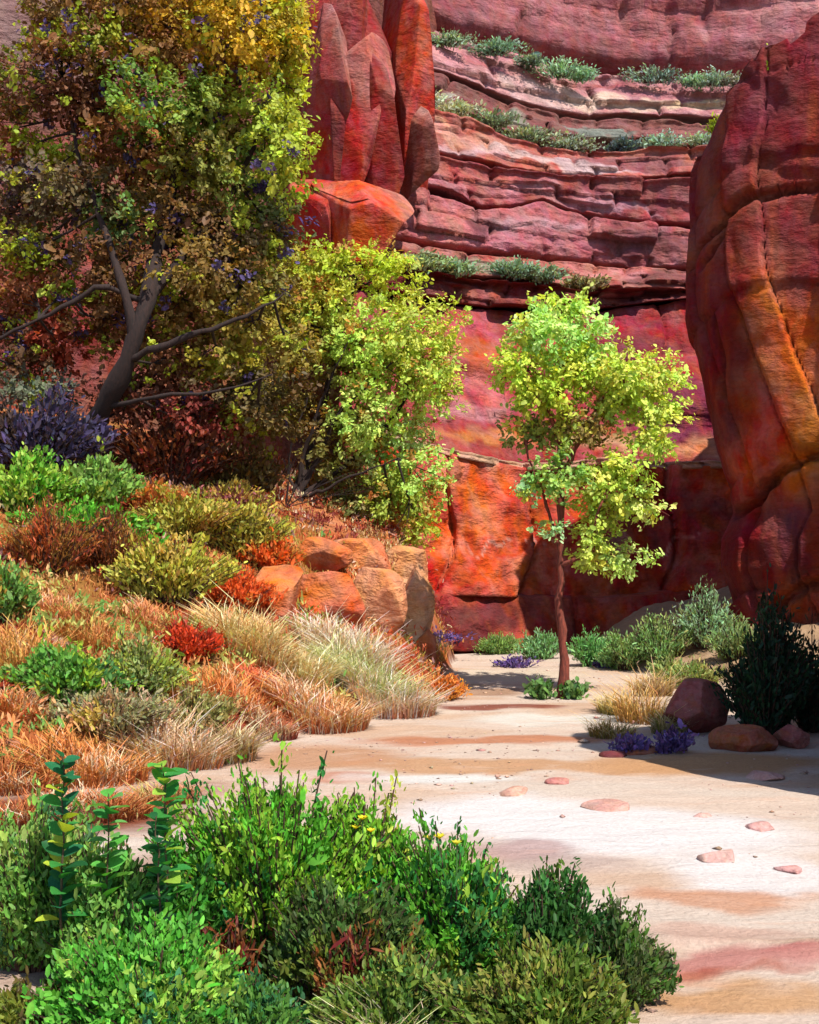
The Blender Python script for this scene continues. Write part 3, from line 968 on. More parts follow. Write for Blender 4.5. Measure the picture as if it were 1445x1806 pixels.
right = thing('red_cliff', 'dark red cliff wall rising out of the right edge of the wash', 'cliff', (9, 24, 0), kind='structure')
EDGE = pl([(a, b) for (a, b) in sorted([(z_, u_) for (u_, z_) in [((1300 - CX) / FPX * 27, -1.0)] + [((uu - CX) / FPX * 27, CAMZ - (vv - HV) / FPX * 27) for (uu, vv) in
            [(1302, 1110), (1292, 1050), (1274, 1000), (1276, 950), (1296, 905), (1286, 860), (1266, 800), (1250, 720), (1235, 640), (1216, 560), (1216, 500), (1222, 420), (1226, 300), (1240, 262)]]])])


def right_edge(x, y, z, s):
    w = sstep((y - 20.5) / 3.0) * sstep((33.0 - y) / 5.0)
    return (EDGE(z) - 7.3) * w, 0 * z




def RW(u, v):
    y_ = np.interp(u, [1215, 1290, 1445, 1480], [27.2, 26.6, 24.8, 24.3])
    return (float(y_), CAMZ - (v - HV) / FPX * float(y_))


plan_wall(right, 'rock_face', [(20, 44, 16), (13.5, 36, 14), (9.0, 29.6, 12.0), (7.3, 27.2, 12.1), (7.35, 26.5, 12.4), (7.65, 25.8, 13.0), (8.2, 25.3, 13.7), (9.1, 24.8, 14.4), (10.8, 24.0, 14.6), (11.6, 20.6, 6.8), (10.6, 18.5, 6.2), (8.4, 16.6, 6.4), (6.6, 14.6, 7.0), (5.4, 13.4, 7.6), (5.1, 12.7, 7.2), (6.2, 11.7, 6.0), (9, 10.4, 5.0), (13, 9.0, 4.8), (22, 8, 5)],  # last points: unseen spur added to cast shade on the near sand
          -1.0, 13, (138, 32, 30),
          [(P(1410, 640, 25), (1.0, 2.4, 2.6), (226, 104, 40)), (P(1445, 740, 25), (0.9, 2.0, 1.3), (236, 126, 44)), (P(1345, 790, 25.8), (0.6, 1.6, 1.4), (216, 88, 40)),
           (P(1310, 580, 26.2), (0.7, 1.0, 1.4), (128, 34, 30)), (P(1400, 220, 25), (1.5, 2.5, 1.7), (132, 32, 36)), (P(1340, 370, 26), (1.1, 2.0, 1.1), (142, 50, 34)), (P(1440, 420, 25), (0.8, 2.0, 1.3), (150, 44, 34)),
           (P(1370, 980, 25.3), (1.3, 2.2, 1.5), (140, 32, 40)), (P(1430, 1070, 25), (0.7, 1.2, 0.7), (176, 70, 42)), (P(1250, 340, 27), (0.3, 1.0, 2.0), (150, 70, 60))],
          71, rows=190, n=420, bump=0.08, blk=0.10, crease=0.16, joints=0.13, mat=M_ROCK_FACE, edge=right_edge, focus=(17.0, 25.5),
          cracks=[([RW(u_, v_) for (u_, v_) in pts_], w_, d_) for (pts_, w_, d_) in [
              ([(1225, 485), (1290, 430), (1340, 400), (1400, 350), (1460, 320)], 0.075, 0.55), ([(1300, 470), (1335, 440), (1360, 400)], 0.08, 0.4), ([(1275, 910), (1300, 905), (1350, 870), (1400, 830), (1470, 780)], 0.085, 0.7),
              ([(1330, 560), (1325, 640), (1310, 700)], 0.07, 0.35), ([(1370, 1110), (1385, 1060), (1420, 1030), (1470, 1000)], 0.10, 0.5)]])

left = thing('brown_cliff', 'shaded brown red cliff glimpsed behind the large left tree', 'cliff', (-16, 42, 0), kind='structure')
plan_wall(left, 'rock_face', [(-50, 20, 26), (-34, 34, 28), (-20, 42, 28), (-9, 44.5, 29), (-4.5, 45.5, 29), (-1.5, 47, 29), (0.5, 52, 29), (1, 60, 30)], -1.0, 26, (142, 66, 44),
          [(P(30, 40, 43), (4, 4, 3), (150, 110, 104)), (P(250, 560, 43), (5, 4, 4), (160, 92, 50)), (P(480, 560, 43), (4, 4, 5), (150, 92, 44)), (P(120, 560, 43), (4, 4, 3), (150, 50, 36))], 81, rows=80, n=240, bump=1.2, mat=M_ROCK)


# ------------------------------------------------------------------ rocks
def rock_mesh(name, dims, cuts, seed, col, patches=(), subdiv=3, noise_amt=0.05, mat=None, sq=2.6):
    """angular boulder: a superellipsoid cut by planes, roughened; local z=0 is its foot"""
    r = np.random.default_rng(seed)
    bm = bmesh.new()
    bmesh.ops.create_icosphere(bm, subdivisions=subdiv + 1, radius=1.0)
    v = np.array([x.co[:] for x in bm.verts])
    f = np.array([[a.index for a in q.verts] for q in bm.faces])
    bm.free()
    v = v / (np.sum(np.abs(v) ** sq, axis=1) ** (1 / sq))[:, None]
    for _ in range(cuts):
        n = unit(r.normal(size=3) * np.array([1, 1, 0.8]))
        dd = 0.54 + 0.30 * r.random()
        ex = v @ n - dd
        v = v - np.where(ex > 0, ex * 0.93, 0)[:, None] * n
    v = v * np.asarray(dims) / 2
    sc = float(np.mean(dims))
    nn = fbm(v / sc * 3.0 + seed, 4, seed)
    v = v * (1 + noise_amt * nn)[:, None]
    v[:, 2] = np.maximum(v[:, 2], -0.42 * dims[2]) + 0.42 * dims[2]
    c = np.tile(alb(col), (len(v), 1))
    c = c * (1 + 0.25 * fbm(v / sc * 2.2, 3, seed + 1))[:, None]
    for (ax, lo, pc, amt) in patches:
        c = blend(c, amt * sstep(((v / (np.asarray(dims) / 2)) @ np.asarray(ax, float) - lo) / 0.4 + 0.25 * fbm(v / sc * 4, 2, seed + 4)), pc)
    return mesh_from(name, v, f, np.clip(c, 0.003, 0.8), mat or M_STONE)


def rock(name, label, u, Y, w, h, d, col, seed, rot=0.0, cuts=9, group=None, cat_name='rock', sink=0.06, patches=(), mat=None, sub=3, tilt=0.0, z=None, sq=2.6, na=0.05):
    g = on_ground(u, Y) if z is None else P(u, 0, Y)
    o = link(name, rock_mesh(name, (w, d, h), cuts, seed, col, patches, sub, na, mat, sq))
    o.location = (g[0], g[1], (g[2] if z is None else z) - sink)
    o.rotation_euler = (0, tilt, rot)
    o['label'] = label
    o['category'] = cat_name
    if group:
        o['group'] = group
    return o


# buttress of broken pillars left of the far cliff
but = thing('rock_buttress', 'orange red buttress of broken rock pillars right of the large tree', 'cliff', (-2.5, 41, 0), kind='structure')


PAL = (196, 136, 124)  # pale highlights of the upper right facets, put into the colour
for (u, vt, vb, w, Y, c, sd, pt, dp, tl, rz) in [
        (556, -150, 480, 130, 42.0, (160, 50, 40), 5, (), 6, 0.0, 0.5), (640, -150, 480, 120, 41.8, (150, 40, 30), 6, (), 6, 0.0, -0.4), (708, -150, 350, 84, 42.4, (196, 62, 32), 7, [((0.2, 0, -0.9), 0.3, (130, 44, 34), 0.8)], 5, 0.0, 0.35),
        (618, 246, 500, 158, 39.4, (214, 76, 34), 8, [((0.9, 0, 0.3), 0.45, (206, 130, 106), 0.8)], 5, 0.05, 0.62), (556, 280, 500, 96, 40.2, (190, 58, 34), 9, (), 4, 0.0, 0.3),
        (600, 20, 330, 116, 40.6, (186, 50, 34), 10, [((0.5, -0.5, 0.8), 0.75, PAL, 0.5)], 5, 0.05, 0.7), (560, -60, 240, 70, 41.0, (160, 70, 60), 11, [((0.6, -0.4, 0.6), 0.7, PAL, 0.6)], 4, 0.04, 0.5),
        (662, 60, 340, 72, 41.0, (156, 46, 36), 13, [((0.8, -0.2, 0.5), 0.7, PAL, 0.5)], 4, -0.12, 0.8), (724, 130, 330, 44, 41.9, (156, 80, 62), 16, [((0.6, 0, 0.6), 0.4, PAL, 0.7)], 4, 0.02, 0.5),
        (664, 320, 500, 60, 43.5, (110, 36, 32), 17, (), 4, 0.0, 0.2), (722, 300, 490, 44, 44.5, (190, 80, 76), 18, (), 4, 0.0, 0.4)]:
    top, bot = P(u, vt, Y), P(u, vb, Y)
    h = top[2] - bot[2]
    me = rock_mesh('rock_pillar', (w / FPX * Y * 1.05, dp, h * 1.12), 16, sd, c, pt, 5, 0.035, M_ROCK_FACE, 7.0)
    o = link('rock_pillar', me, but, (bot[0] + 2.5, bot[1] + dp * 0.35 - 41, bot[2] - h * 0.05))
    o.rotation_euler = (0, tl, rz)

# boulders under the right cliff
rock('boulder', 'large rounded red boulder half hidden by the dark bush', 1222, 17.6, 1.25, 1.0, 1.2, (142, 66, 54), 21, 0.3, 13, cat_name='boulder', sub=4, sink=0.1, patches=[((-0.6, -0.3, 0.6), 0.2, (176, 100, 92), 0.6)], sq=3.0, na=0.09)  # lighter upper left side is light put into the colour
rock('boulder', 'flat orange brown boulder lying before the dark bush', 1312, 16.2, 0.98, 0.45, 0.7, (172, 92, 66), 22, 0.2, 18, cat_name='boulder', sub=4, na=0.08, patches=[((0, 0, 1), 0.3, (190, 108, 70), 0.6)])  # paler top is a lit top put into the colour
rock('boulder', 'small reddish boulder at the right edge beside the flat one', 1400, 16.4, 0.62, 0.42, 0.5, (176, 104, 92), 23, -0.4, 18, cat_name='boulder', sub=4, na=0.08)
rock('boulder', 'tan stone left of the boulders where the shadow ends', 1125, 15.9, 0.62, 0.2, 0.4, (176, 104, 74), 24, 0.1, 8, sub=3)
rock('boulder', 'low maroon stone under the purple shade clumps', 1085, 15.7, 0.45, 0.14, 0.3, (120, 50, 50), 25, 0.0, 8, sub=3)
rock('boulder', 'dark brown stone beside the large rounded boulder', 1190, 16.2, 0.5, 0.17, 0.35, (112, 52, 48), 26, 0.5, 8, sub=3)
# broken outcrop where the bank ends
oc = thing('rock_outcrop', 'broken orange outcrop with a peach sunlit face under the yellow green tree', 'outcrop', on_ground(640, 24.5))
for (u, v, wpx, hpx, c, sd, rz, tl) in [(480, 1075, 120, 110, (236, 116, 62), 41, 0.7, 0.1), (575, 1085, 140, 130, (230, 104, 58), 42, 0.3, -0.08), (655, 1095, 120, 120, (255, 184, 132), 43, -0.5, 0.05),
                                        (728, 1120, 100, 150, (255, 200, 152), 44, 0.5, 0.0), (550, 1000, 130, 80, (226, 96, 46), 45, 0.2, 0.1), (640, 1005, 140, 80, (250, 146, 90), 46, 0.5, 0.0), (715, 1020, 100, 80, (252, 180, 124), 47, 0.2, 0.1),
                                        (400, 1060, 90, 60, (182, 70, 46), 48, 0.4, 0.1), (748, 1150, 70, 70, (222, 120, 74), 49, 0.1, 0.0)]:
    g_ = hit(u, v)
    px = g_[1] / FPX
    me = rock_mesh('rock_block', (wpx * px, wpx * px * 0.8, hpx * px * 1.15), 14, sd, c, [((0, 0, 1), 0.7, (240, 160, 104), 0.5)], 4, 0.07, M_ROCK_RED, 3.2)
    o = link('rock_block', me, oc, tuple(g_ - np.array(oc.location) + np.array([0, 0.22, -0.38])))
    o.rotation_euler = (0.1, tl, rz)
# slabs on the sand
SL = [('pale pink slab just outside the shadow on the right', 1345, 1372, 95, 0.14, (206, 142, 132), 31, 0.5),
      ('long pink slab lying alone in mid wash', 1075, 1425, 100, 0.13, (206, 140, 124), 32, 0.02),
      ('flat pale orange slab nearest the white sand streak', 905, 1400, 70, 0.09, (214, 150, 122), 33, 0.3),
      ('small brick red stone behind the flat orange slab', 985, 1382, 48, 0.10, (188, 92, 80), 34, -0.1),
      ('tiny pink stone in the open sand right of the long slab', 1238, 1440, 40, 0.07, (214, 158, 146), 35, 0.1),
      ('pink stone near the right edge of the open sand', 1338, 1462, 62, 0.10, (212, 142, 136), 36, -0.15),
      ('pale rounded slab nearest the viewer in the white sand', 1270, 1518, 84, 0.12, (216, 160, 150), 37, 0.1),
      ('thin pink stone at the right edge beside the pale slab', 1395, 1534, 62, 0.08, (206, 134, 132), 38, 0.05)]
for (lb, u, v, wpx, h, c, sd, rt) in SL:
    Y = CAMZ * FPX / (v - HV)
    rock('sand_stone', lb, u, Y, wpx / FPX * Y, h * 1.25, wpx / FPX * Y * 0.8, tuple(int(0.65 * a_ + 0.35 * b_) for a_, b_ in zip(c, (226, 200, 180))), sd, rt, 15, group='stones lying on the sand', cat_name='stone', sink=h * 0.5, sub=3)

# ------------------------------------------------------------------ trees
K = 0.84
# large left tree; its brown clumps put crown shade into the leaf colour
b0 = on_ground(165, 24.0)
K = 0.80
Yt = 24.0
tree('cottonwood_tree', 'large olive and yellow cottonwood filling the upper left corner', b0,
     [([b0 + np.array([0, 0, -0.2]), P(160, 745, Yt - .5), P(200, 690, Yt - 1.0), P(240, 610, Yt - 1.3), P(262, 520, Yt - 1.2), P(290, 380, Yt), P(330, 220, Yt), P(370, 60, Yt)], 0.24, 0.05),
      ([P(222, 650, Yt - 1.15), P(270, 615, Yt - 1.4), P(340, 590, Yt - 1.5), P(430, 560, Yt - 1.4), P(500, 520, Yt - 1.0)], 0.08, 0.02),
      ([P(240, 610, Yt - 1.3), P(225, 530, Yt - 1.4), P(190, 420, Yt - 1.0), P(140, 280, Yt - .3), P(110, 140, Yt)], 0.10, 0.03),
      ([P(180, 715, Yt - .8), P(280, 700, Yt - 1.5), P(400, 690, Yt - 1.6), P(480, 660, Yt - 1.4)], 0.055, 0.015),
      ([P(255, 545, Yt - 1.2), P(180, 500, Yt - 1.5), P(95, 550, Yt - 1.5), P(20, 588, Yt - 1.5), P(-60, 620, Yt - 1.4)], 0.065, 0.02),
      ([P(262, 520, Yt - 1.2), P(340, 430, Yt - .6), P(420, 330, Yt), P(470, 200, Yt), P(490, 90, Yt)], 0.09, 0.025)],
     [(430, 60, 95, 75, (190, 158, 36)), (485, 25, 55, 55, (192, 172, 52)), (340, 25, 80, 60, (176, 138, 36)), (515, 70, 30, 50, (168, 156, 44)), (440, -40, 110, 60, (180, 150, 40), .4),
      (250, 35, 80, 60, (128, 88, 36)), (110, 30, 80, 50, (128, 96, 52)), (105, 80, 65, 24, (162, 174, 40)), (190, 75, 40, 30, (150, 158, 44)), (200, -40, 140, 50, (130, 110, 40), .5),
      (40, 150, 45, 50, (104, 116, 38)), (60, 262, 45, 24, (160, 178, 40)), (130, 268, 28, 20, (158, 176, 44)), (95, 165, 65, 45, (108, 66, 44)), (150, 110, 60, 40, (124, 82, 40)),
      (275, 190, 75, 55, (98, 134, 46)), (350, 190, 50, 50, (122, 138, 48)), (390, 120, 65, 40, (128, 78, 36)), (300, 110, 70, 40, (136, 96, 38)),
      (465, 205, 60, 60, (158, 170, 56)), (512, 150, 26, 22, (188, 196, 46)), (500, 270, 48, 80, (158, 170, 52)), (430, 330, 55, 60, (128, 156, 66)), (360, 295, 60, 50, (118, 116, 46)),
      (312, 300, 50, 28, (168, 164, 36)), (230, 255, 75, 60, (118, 72, 32)), (140, 345, 80, 55, (92, 76, 46)), (50, 330, 60, 45, (96, 76, 66)), (220, 405, 60, 48, (94, 116, 56)), (320, 395, 90, 50, (104, 74, 32)),
      (410, 420, 80, 38, (100, 72, 40)), (480, 395, 45, 40, (98, 104, 56)), (60, 440, 70, 36, (104, 100, 42)), (30, 438, 36, 18, (160, 174, 46)), (190, 480, 100, 55, (104, 70, 36)), (292, 512, 40, 24, (162, 174, 48)),
      (375, 490, 90, 55, (122, 94, 36)), (455, 500, 55, 55, (112, 100, 42)), (45, 510, 60, 36, (140, 84, 46), .4), (112, 520, 28, 18, (158, 184, 58)),
      (335, 565, 85, 42, (128, 98, 46), .5), (430, 570, 75, 45, (150, 132, 48), .3), (400, 640, 80, 26, (160, 148, 46), .3), (105, 600, 50, 45, (156, 64, 40), .8), (45, 640, 60, 45, (96, 64, 38), .6), (310, 640, 80, 40, (116, 70, 40), .8),
      (440, 685, 80, 36, (88, 72, 38)), (70, 690, 60, 30, (98, 100, 82)), (250, 700, 90, 40, (104, 56, 38), .7), (360, 730, 90, 40, (124, 48, 36), .6), (470, 740, 70, 40, (104, 84, 42)),
      (20, 570, 50, 36, (110, 64, 40), .5), (180, 560, 60, 36, (112, 74, 40), .4), (250, 600, 60, 40, (128, 86, 48), .9), (520, 620, 40, 40, (136, 120, 46)), (10, 380, 40, 40, (100, 80, 60), .3), (10, 230, 36, 60, (128, 84, 40), .3), (180, 190, 60, 60, (112, 70, 40), .6), (400, 230, 60, 50, (120, 96, 40), .6), (280, 350, 60, 40, (116, 92, 40), .5)],
     Yt, 0.10, 640, accents=[(0.0, alb((92, 78, 124))), (0.17, alb((170, 178, 54)))], depth=1.5, gap=0.45)

# yellow green tree in the middle
b1 = on_ground(520, 26.8)
K = 0.84
Ym = 27.6
tree('willow_tree', 'bright yellow green tree spreading in front of the orange buttress', b1,
     [([b1 + np.array([0, 0, -0.2]), P(545, 800, Ym), P(575, 700, Ym), P(600, 600, Ym), P(630, 490, Ym)], 0.11, 0.03),
      ([b1, P(570, 790, Ym - .4), P(600, 720, Ym - .7), P(640, 690, Ym - .7), P(690, 640, Ym - .7)], 0.07, 0.02),
      ([b1, P(600, 830, Ym), P(660, 780, Ym), P(720, 700, Ym), P(750, 620, Ym)], 0.08, 0.02),
      ([b1, P(560, 870, Ym - .8), P(620, 840, Ym - .9), P(700, 810, Ym - .9)], 0.05, 0.015),
      ([b1, P(530, 820, Ym - .6), P(555, 740, Ym - .9), P(590, 650, Ym - 1.0), P(620, 590, Ym - 1.0)], 0.05, 0.012),
      ([b1, P(505, 830, Ym - .5), P(515, 780, Ym - .7), P(545, 700, Ym - .8)], 0.04, 0.012)],
     [(600, 462, 70, 32, (162, 179, 45)), (680, 482, 58, 44, (169, 188, 47)), (580, 525, 68, 50, (175, 179, 60)), (725, 590, 80, 66, (182, 192, 71)), (640, 600, 88, 56, (162, 192, 71)), (555, 600, 50, 60, (137, 139, 44)),
      (620, 650, 55, 50, (112, 100, 52), .5), (765, 650, 50, 58, (182, 196, 67)), (700, 680, 85, 56, (173, 200, 76)), (640, 740, 55, 56, (173, 205, 92)), (695, 775, 75, 52, (182, 220, 120)), (725, 845, 70, 46, (166, 205, 92)),
      (600, 815, 60, 45, (118, 110, 50)), (560, 740, 50, 50, (104, 86, 50), .6), (690, 880, 55, 44, (144, 163, 56)), (742, 930, 36, 34, (175, 181, 55)), (640, 890, 55, 36, (116, 118, 58)), (500, 700, 50, 50, (128, 112, 44), .4), (490, 560, 50, 60, (137, 131, 41), .5), (520, 470, 40, 40, (148, 141, 44), .6)],
     Ym, 0.10, 680, accents=[(0.07, alb((196, 150, 70))), (0.06, alb((184, 196, 90)))], depth=1.1, gap=0.35, aspect=0.55)

# young tree on the sand
b2 = on_ground(992, 21.4)
K = 0.95
Yy = 21.4
tree('young_tree', 'slender young tree with pale lime leaves standing alone on the sand', b2,
     [([b2 + np.array([0, 0, -0.2]), P(996, 1190, Yy), P(989, 1100, Yy), P(988, 1000, Yy), P(990, 930, Yy), P(988, 850, Yy), P(985, 760, Yy), P(984, 660, Yy), P(985, 560, Yy)], 0.10, 0.02),
      ([P(991, 960, Yy), P(965, 890, Yy), P(940, 830, Yy), P(925, 770, Yy)], 0.05, 0.015),
      ([P(988, 860, Yy), P(1010, 800, Yy), P(1045, 730, Yy), P(1090, 670, Yy)], 0.06, 0.015),
      ([P(990, 1010, Yy), P(1032, 980, Yy - .2), P(1050, 930, Yy - .3), P(1062, 880, Yy - .2), P(1090, 840, Yy)], 0.05, 0.014),
      ([P(986, 780, Yy), P(970, 720, Yy), P(945, 660, Yy), P(935, 600, Yy)], 0.05, 0.012),
      ([P(1060, 885, Yy), P(1100, 830, Yy), P(1140, 760, Yy)], 0.035, 0.012)],
     [(988, 545, 44, 28, (173, 206, 82)), (955, 590, 52, 42, (157, 204, 98)), (1030, 598, 42, 48, (166, 208, 105)), (930, 650, 56, 40, (171, 197, 61)), (1010, 650, 60, 42, (173, 193, 61)), (1095, 660, 50, 44, (182, 206, 79)),
      (1165, 680, 46, 48, (186, 210, 84)), (1150, 735, 42, 42, (175, 204, 75)), (1085, 705, 50, 34, (159, 179, 61)), (960, 700, 56, 34, (157, 175, 52)), (1035, 745, 46, 36, (128, 106, 56)), (930, 765, 36, 30, (116, 128, 58)),
      (1150, 780, 34, 22, (177, 199, 79)), (1090, 845, 50, 48, (173, 197, 75)), (1128, 880, 42, 30, (180, 210, 105)), (1062, 905, 42, 40, (159, 181, 66)), (1042, 960, 28, 42, (166, 189, 75)), (1090, 985, 52, 22, (166, 197, 105)),
      (985, 845, 46, 34, (130, 167, 80), -.3), (930, 862, 16, 16, (130, 173, 114), -.3), (980, 935, 20, 11, (153, 187, 129), -.4), (1000, 760, 36, 30, (137, 151, 52))],
     Yy, 0.085, 700, bark=alb((112, 52, 38)), accents=[(0.05, alb((184, 204, 100))), (0.05, alb((196, 200, 80)))], depth=0.95, gap=0.48, aspect=0.62)

# ------------------------------------------------------------------ shrubs on the cliff ledges
K = 0.84
LEDGE = [  # u, v(base), Y-lip, width px, height px, rgb, label
    (790, 76, 57, 70, 34, (126, 150, 124), 'leftmost grey green bush on the highest cliff ledge'),
    (872, 92, 57, 80, 38, (104, 138, 112), 'second bush from the left on the highest cliff ledge, wide and green'),
    (935, 108, 57, 36, 16, (104, 128, 110), 'small bush between two wide ones on the highest cliff ledge'),
    (985, 132, 56.6, 70, 42, (132, 168, 132), 'pale mint bush hanging at the step of the highest cliff ledge'),
    (1024, 138, 56.6, 40, 26, (120, 160, 130), 'small mint bush right beside the step of the highest ledge'),
    (1155, 142, 57, 90, 38, (122, 146, 132), 'widest grey green bush right of centre on the highest cliff ledge'),
    (1228, 148, 57, 36, 22, (130, 166, 140), 'small mint bush third from the right on the highest ledge'),
    (1262, 148, 57, 60, 34, (124, 146, 130), 'grey bush second from the right on the highest cliff ledge'),
    (1312, 146, 57, 50, 24, (126, 130, 124), 'rightmost dull grey bush on the highest cliff ledge'),
    (745, 186, 53, 70, 40, (176, 186, 164), 'palest silvery bush on the left of the second ledge'),
    (806, 198, 53, 60, 34, (156, 164, 134), 'silvery bush second from the left on the second ledge'),
    (868, 220, 52.6, 66, 36, (132, 152, 116), 'sage bush third from the left on the second ledge'),
    (930, 244, 52.4, 80, 40, (128, 144, 112), 'broad sage bush in the dip of the second ledge'),
    (1004, 262, 52.4, 60, 30, (122, 134, 112), 'sage bush right of the dip on the second ledge'),
    (1100, 264, 52.4, 40, 34, (60, 80, 84), 'dark blue green bush on the second ledge'),
    (1165, 258, 52.4, 80, 34, (128, 156, 138), 'mint bush right of the dark one on the second ledge'),
    (1240, 250, 52.4, 50, 22, (130, 150, 128), 'rightmost small bush on the second ledge'),
    (742, 470, 44.6, 60, 30, (132, 152, 106), 'leftmost green bush on the lowest cliff ledge'),
    (800, 476, 44.6, 66, 30, (120, 148, 108), 'second green bush from the left on the lowest cliff ledge'),
    (905, 480, 44.6, 70, 34, (112, 142, 112), 'middle green bush on the lowest cliff ledge'),
    (960, 488, 44.6, 60, 32, (116, 140, 110), 'bush right of the middle one on the lowest cliff ledge'),
    (1030, 502, 44.6, 50, 24, (136, 128, 84), 'rightmost olive bush on the lowest cliff ledge')]
for (u, v, Y, w, h, c, lb) in LEDGE:
    Yb = Y * AMP(u) - 0.25
    px = Yb / FPX
    shrub('ledge_bush', lb, P(u, v + 3, Yb), w * px * 1.7, h * px * (0.5 + 0.35 * ((u * 7) % 10) / 10), [(2, tuple(int(min(255, 18 + x * 1.08)) for x in c)), (1, tuple(int(min(255, 14 + x * 1.2)) for x in c)), (1, tuple(int(x * 0.9) for x in c))],
          nst=60, leaf=0.14, aspect=0.42, lps=18, cat_name='bush', group='bushes on the cliff ledges', depth=1.2, spread=1.2, start=0.05)
for (u, v, Y, w, h, lb) in [(1352, 128, 25.5, 26, 38, 'lime tuft clinging high on the rim of the dark red cliff'), (1264, 236, 26.8, 40, 24, 'lime tuft clinging to the lower rim of the dark red cliff')]:
    px = Y / FPX
    shrub('rim_plant', lb, P(u, v, Y), w * px, h * px, [(1, (176, 196, 50)), (1, (150, 170, 44))], nst=24, leaf=0.09, aspect=0.4, lps=12, cat_name='bush', depth=0.5, start=0.05)

# ------------------------------------------------------------------ sage along the far wall, purple clumps as painted shade
FARS = [(1240, 25.4, 150, 100, [(2, (150, 188, 140)), (1, (168, 200, 160)), (1, (150, 160, 90))], 'broad mint sage bush against the foot of the dark red cliff'),
        (1165, 25.4, 130, 76, [(2, (156, 178, 108)), (1, (136, 174, 106))], 'yellow green sage bush left of the broad mint one'),
        (1100, 25.8, 110, 62, [(2, (134, 178, 106)), (1, (162, 188, 114))], 'green sage bush between the young tree and the mint bushes'),
        (1045, 26.6, 90, 50, [(2, (120, 182, 106)), (1, (144, 194, 124))], 'small bright green bush just right of the young trunk'),
        (955, 28.2, 80, 46, [(2, (140, 188, 128)), (1, (124, 172, 104))], 'small mint bush just left of the young trunk'),
        (880, 29.5, 100, 30, [(2, (140, 172, 92)), (1, (124, 164, 92))], 'low green bush under the red wall left of the trunk'),
        (810, 30.5, 90, 38, [(2, (154, 180, 98)), (1, (134, 172, 108))], 'leftmost low green bush under the orange wall'),
        (1300, 24.0, 130, 60, [(2, (150, 176, 110)), (1, (132, 164, 110))], 'grey green sage bush right of the broad mint one'),
        (1190, 23.8, 110, 40, [(2, (160, 180, 110)), (1, (146, 176, 120))], 'low pale sage bush in front of the yellow green one'),
        (1225, 22.8, 120, 46, [(2, (164, 168, 96)), (1, (140, 170, 96))], 'olive sage bush before the broad mint one')]
for (u, Y, w, h, pal, lb) in FARS:
    px = Y / FPX
    shrub('sage_bush', lb, on_ground(u, Y), w * px, h * px, pal, nst=130, leaf=0.085, aspect=0.3, lps=26, cat_name='bush', group='sage along the far wall', depth=w * px * 0.7, start=0.1, up=0.6)
PURPLE_SHADE = [(790, 27.6, 110, 10, 'long purple strip standing for shade left of the young tree, farthest back'), (770, 26.0, 90, 9, 'purple clump standing for shade at the left end of the far sand'), (905, 26.6, 90, 10, 'purple clump standing for shade just left of the young trunk'),
      (1075, 26.2, 60, 10, 'purple clump standing for shade right of the young trunk'), (1130, 27.2, 60, 9, 'purple clump standing for shade before the green sage right of the tree'), (1185, 15.9, 90, 26, 'purple clump standing for shade in front of the large rounded boulder'), (1110, 15.9, 80, 20, 'purple clump standing for shade left of the large rounded boulder')]
for (u, Y, w, h, lb) in PURPLE_SHADE:  # purple leaf colour stands in for cast shadows on the sand
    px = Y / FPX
    shrub('purple_shade_clump', lb, on_ground(u, Y), w * px, h * px * 1.4, [(3, (104, 84, 150)), (1, (128, 100, 160)), (1, (84, 60, 110))], nst=50, leaf=0.07, aspect=0.5, lps=12, cat_name='flowers', group='purple clumps standing for shade', depth=0.5, start=0.2, stems=False)  # filed under flowers, but the clumps only stand in for cast shadows

# ------------------------------------------------------------------ right bank plants
g = on_ground(1352, 17.0)
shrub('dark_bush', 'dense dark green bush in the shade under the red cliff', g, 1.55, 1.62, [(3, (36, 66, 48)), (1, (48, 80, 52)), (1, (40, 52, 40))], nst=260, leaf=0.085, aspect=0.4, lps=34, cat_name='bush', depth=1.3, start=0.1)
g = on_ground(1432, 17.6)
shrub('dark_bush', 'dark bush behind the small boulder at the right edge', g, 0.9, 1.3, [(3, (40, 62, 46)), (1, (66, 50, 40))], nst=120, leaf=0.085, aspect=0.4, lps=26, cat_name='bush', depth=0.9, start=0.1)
for (u, Y, w, h, cb_, ct_, lb) in [(1135, 18.6, 1.0, 0.75, (150, 104, 56), (224, 178, 104), 'golden grass clump left of the large rounded boulder'), (1085, 19.5, 0.7, 0.42, (150, 140, 60), (222, 180, 110), 'short yellow grass clump between the young tree and the golden clump'),
                                  (1150, 21.6, 0.9, 0.55, (160, 110, 60), (230, 196, 128), 'straw grass clump behind the golden one'), (1180, 17.4, 0.6, 0.5, (120, 110, 50), (160, 160, 80), 'green grass clump touching the large rounded boulder'),
                                  (1080, 17.2, 0.8, 0.30, (130, 110, 60), (190, 160, 90), 'low grass clump at the tip of the cliff shadow')]:
    tuft('grass_clump', lb, on_ground(u, Y), w, h, cb_, ct_, 420, 0.009, group='grass by the boulders')
for (u, Y, w, h, lb) in [(955, 21.2, 0.55, 0.32, 'small green plant left of the young trunk foot'), (1015, 21.2, 0.45, 0.28, 'small green plant right of the young trunk foot')]:
    shrub('leafy_plant', lb, on_ground(u, Y), w, h, [(2, (104, 140, 76)), (1, (84, 116, 60))], nst=34, leaf=0.1, aspect=0.6, lps=10, cat_name='plant', start=0.2)

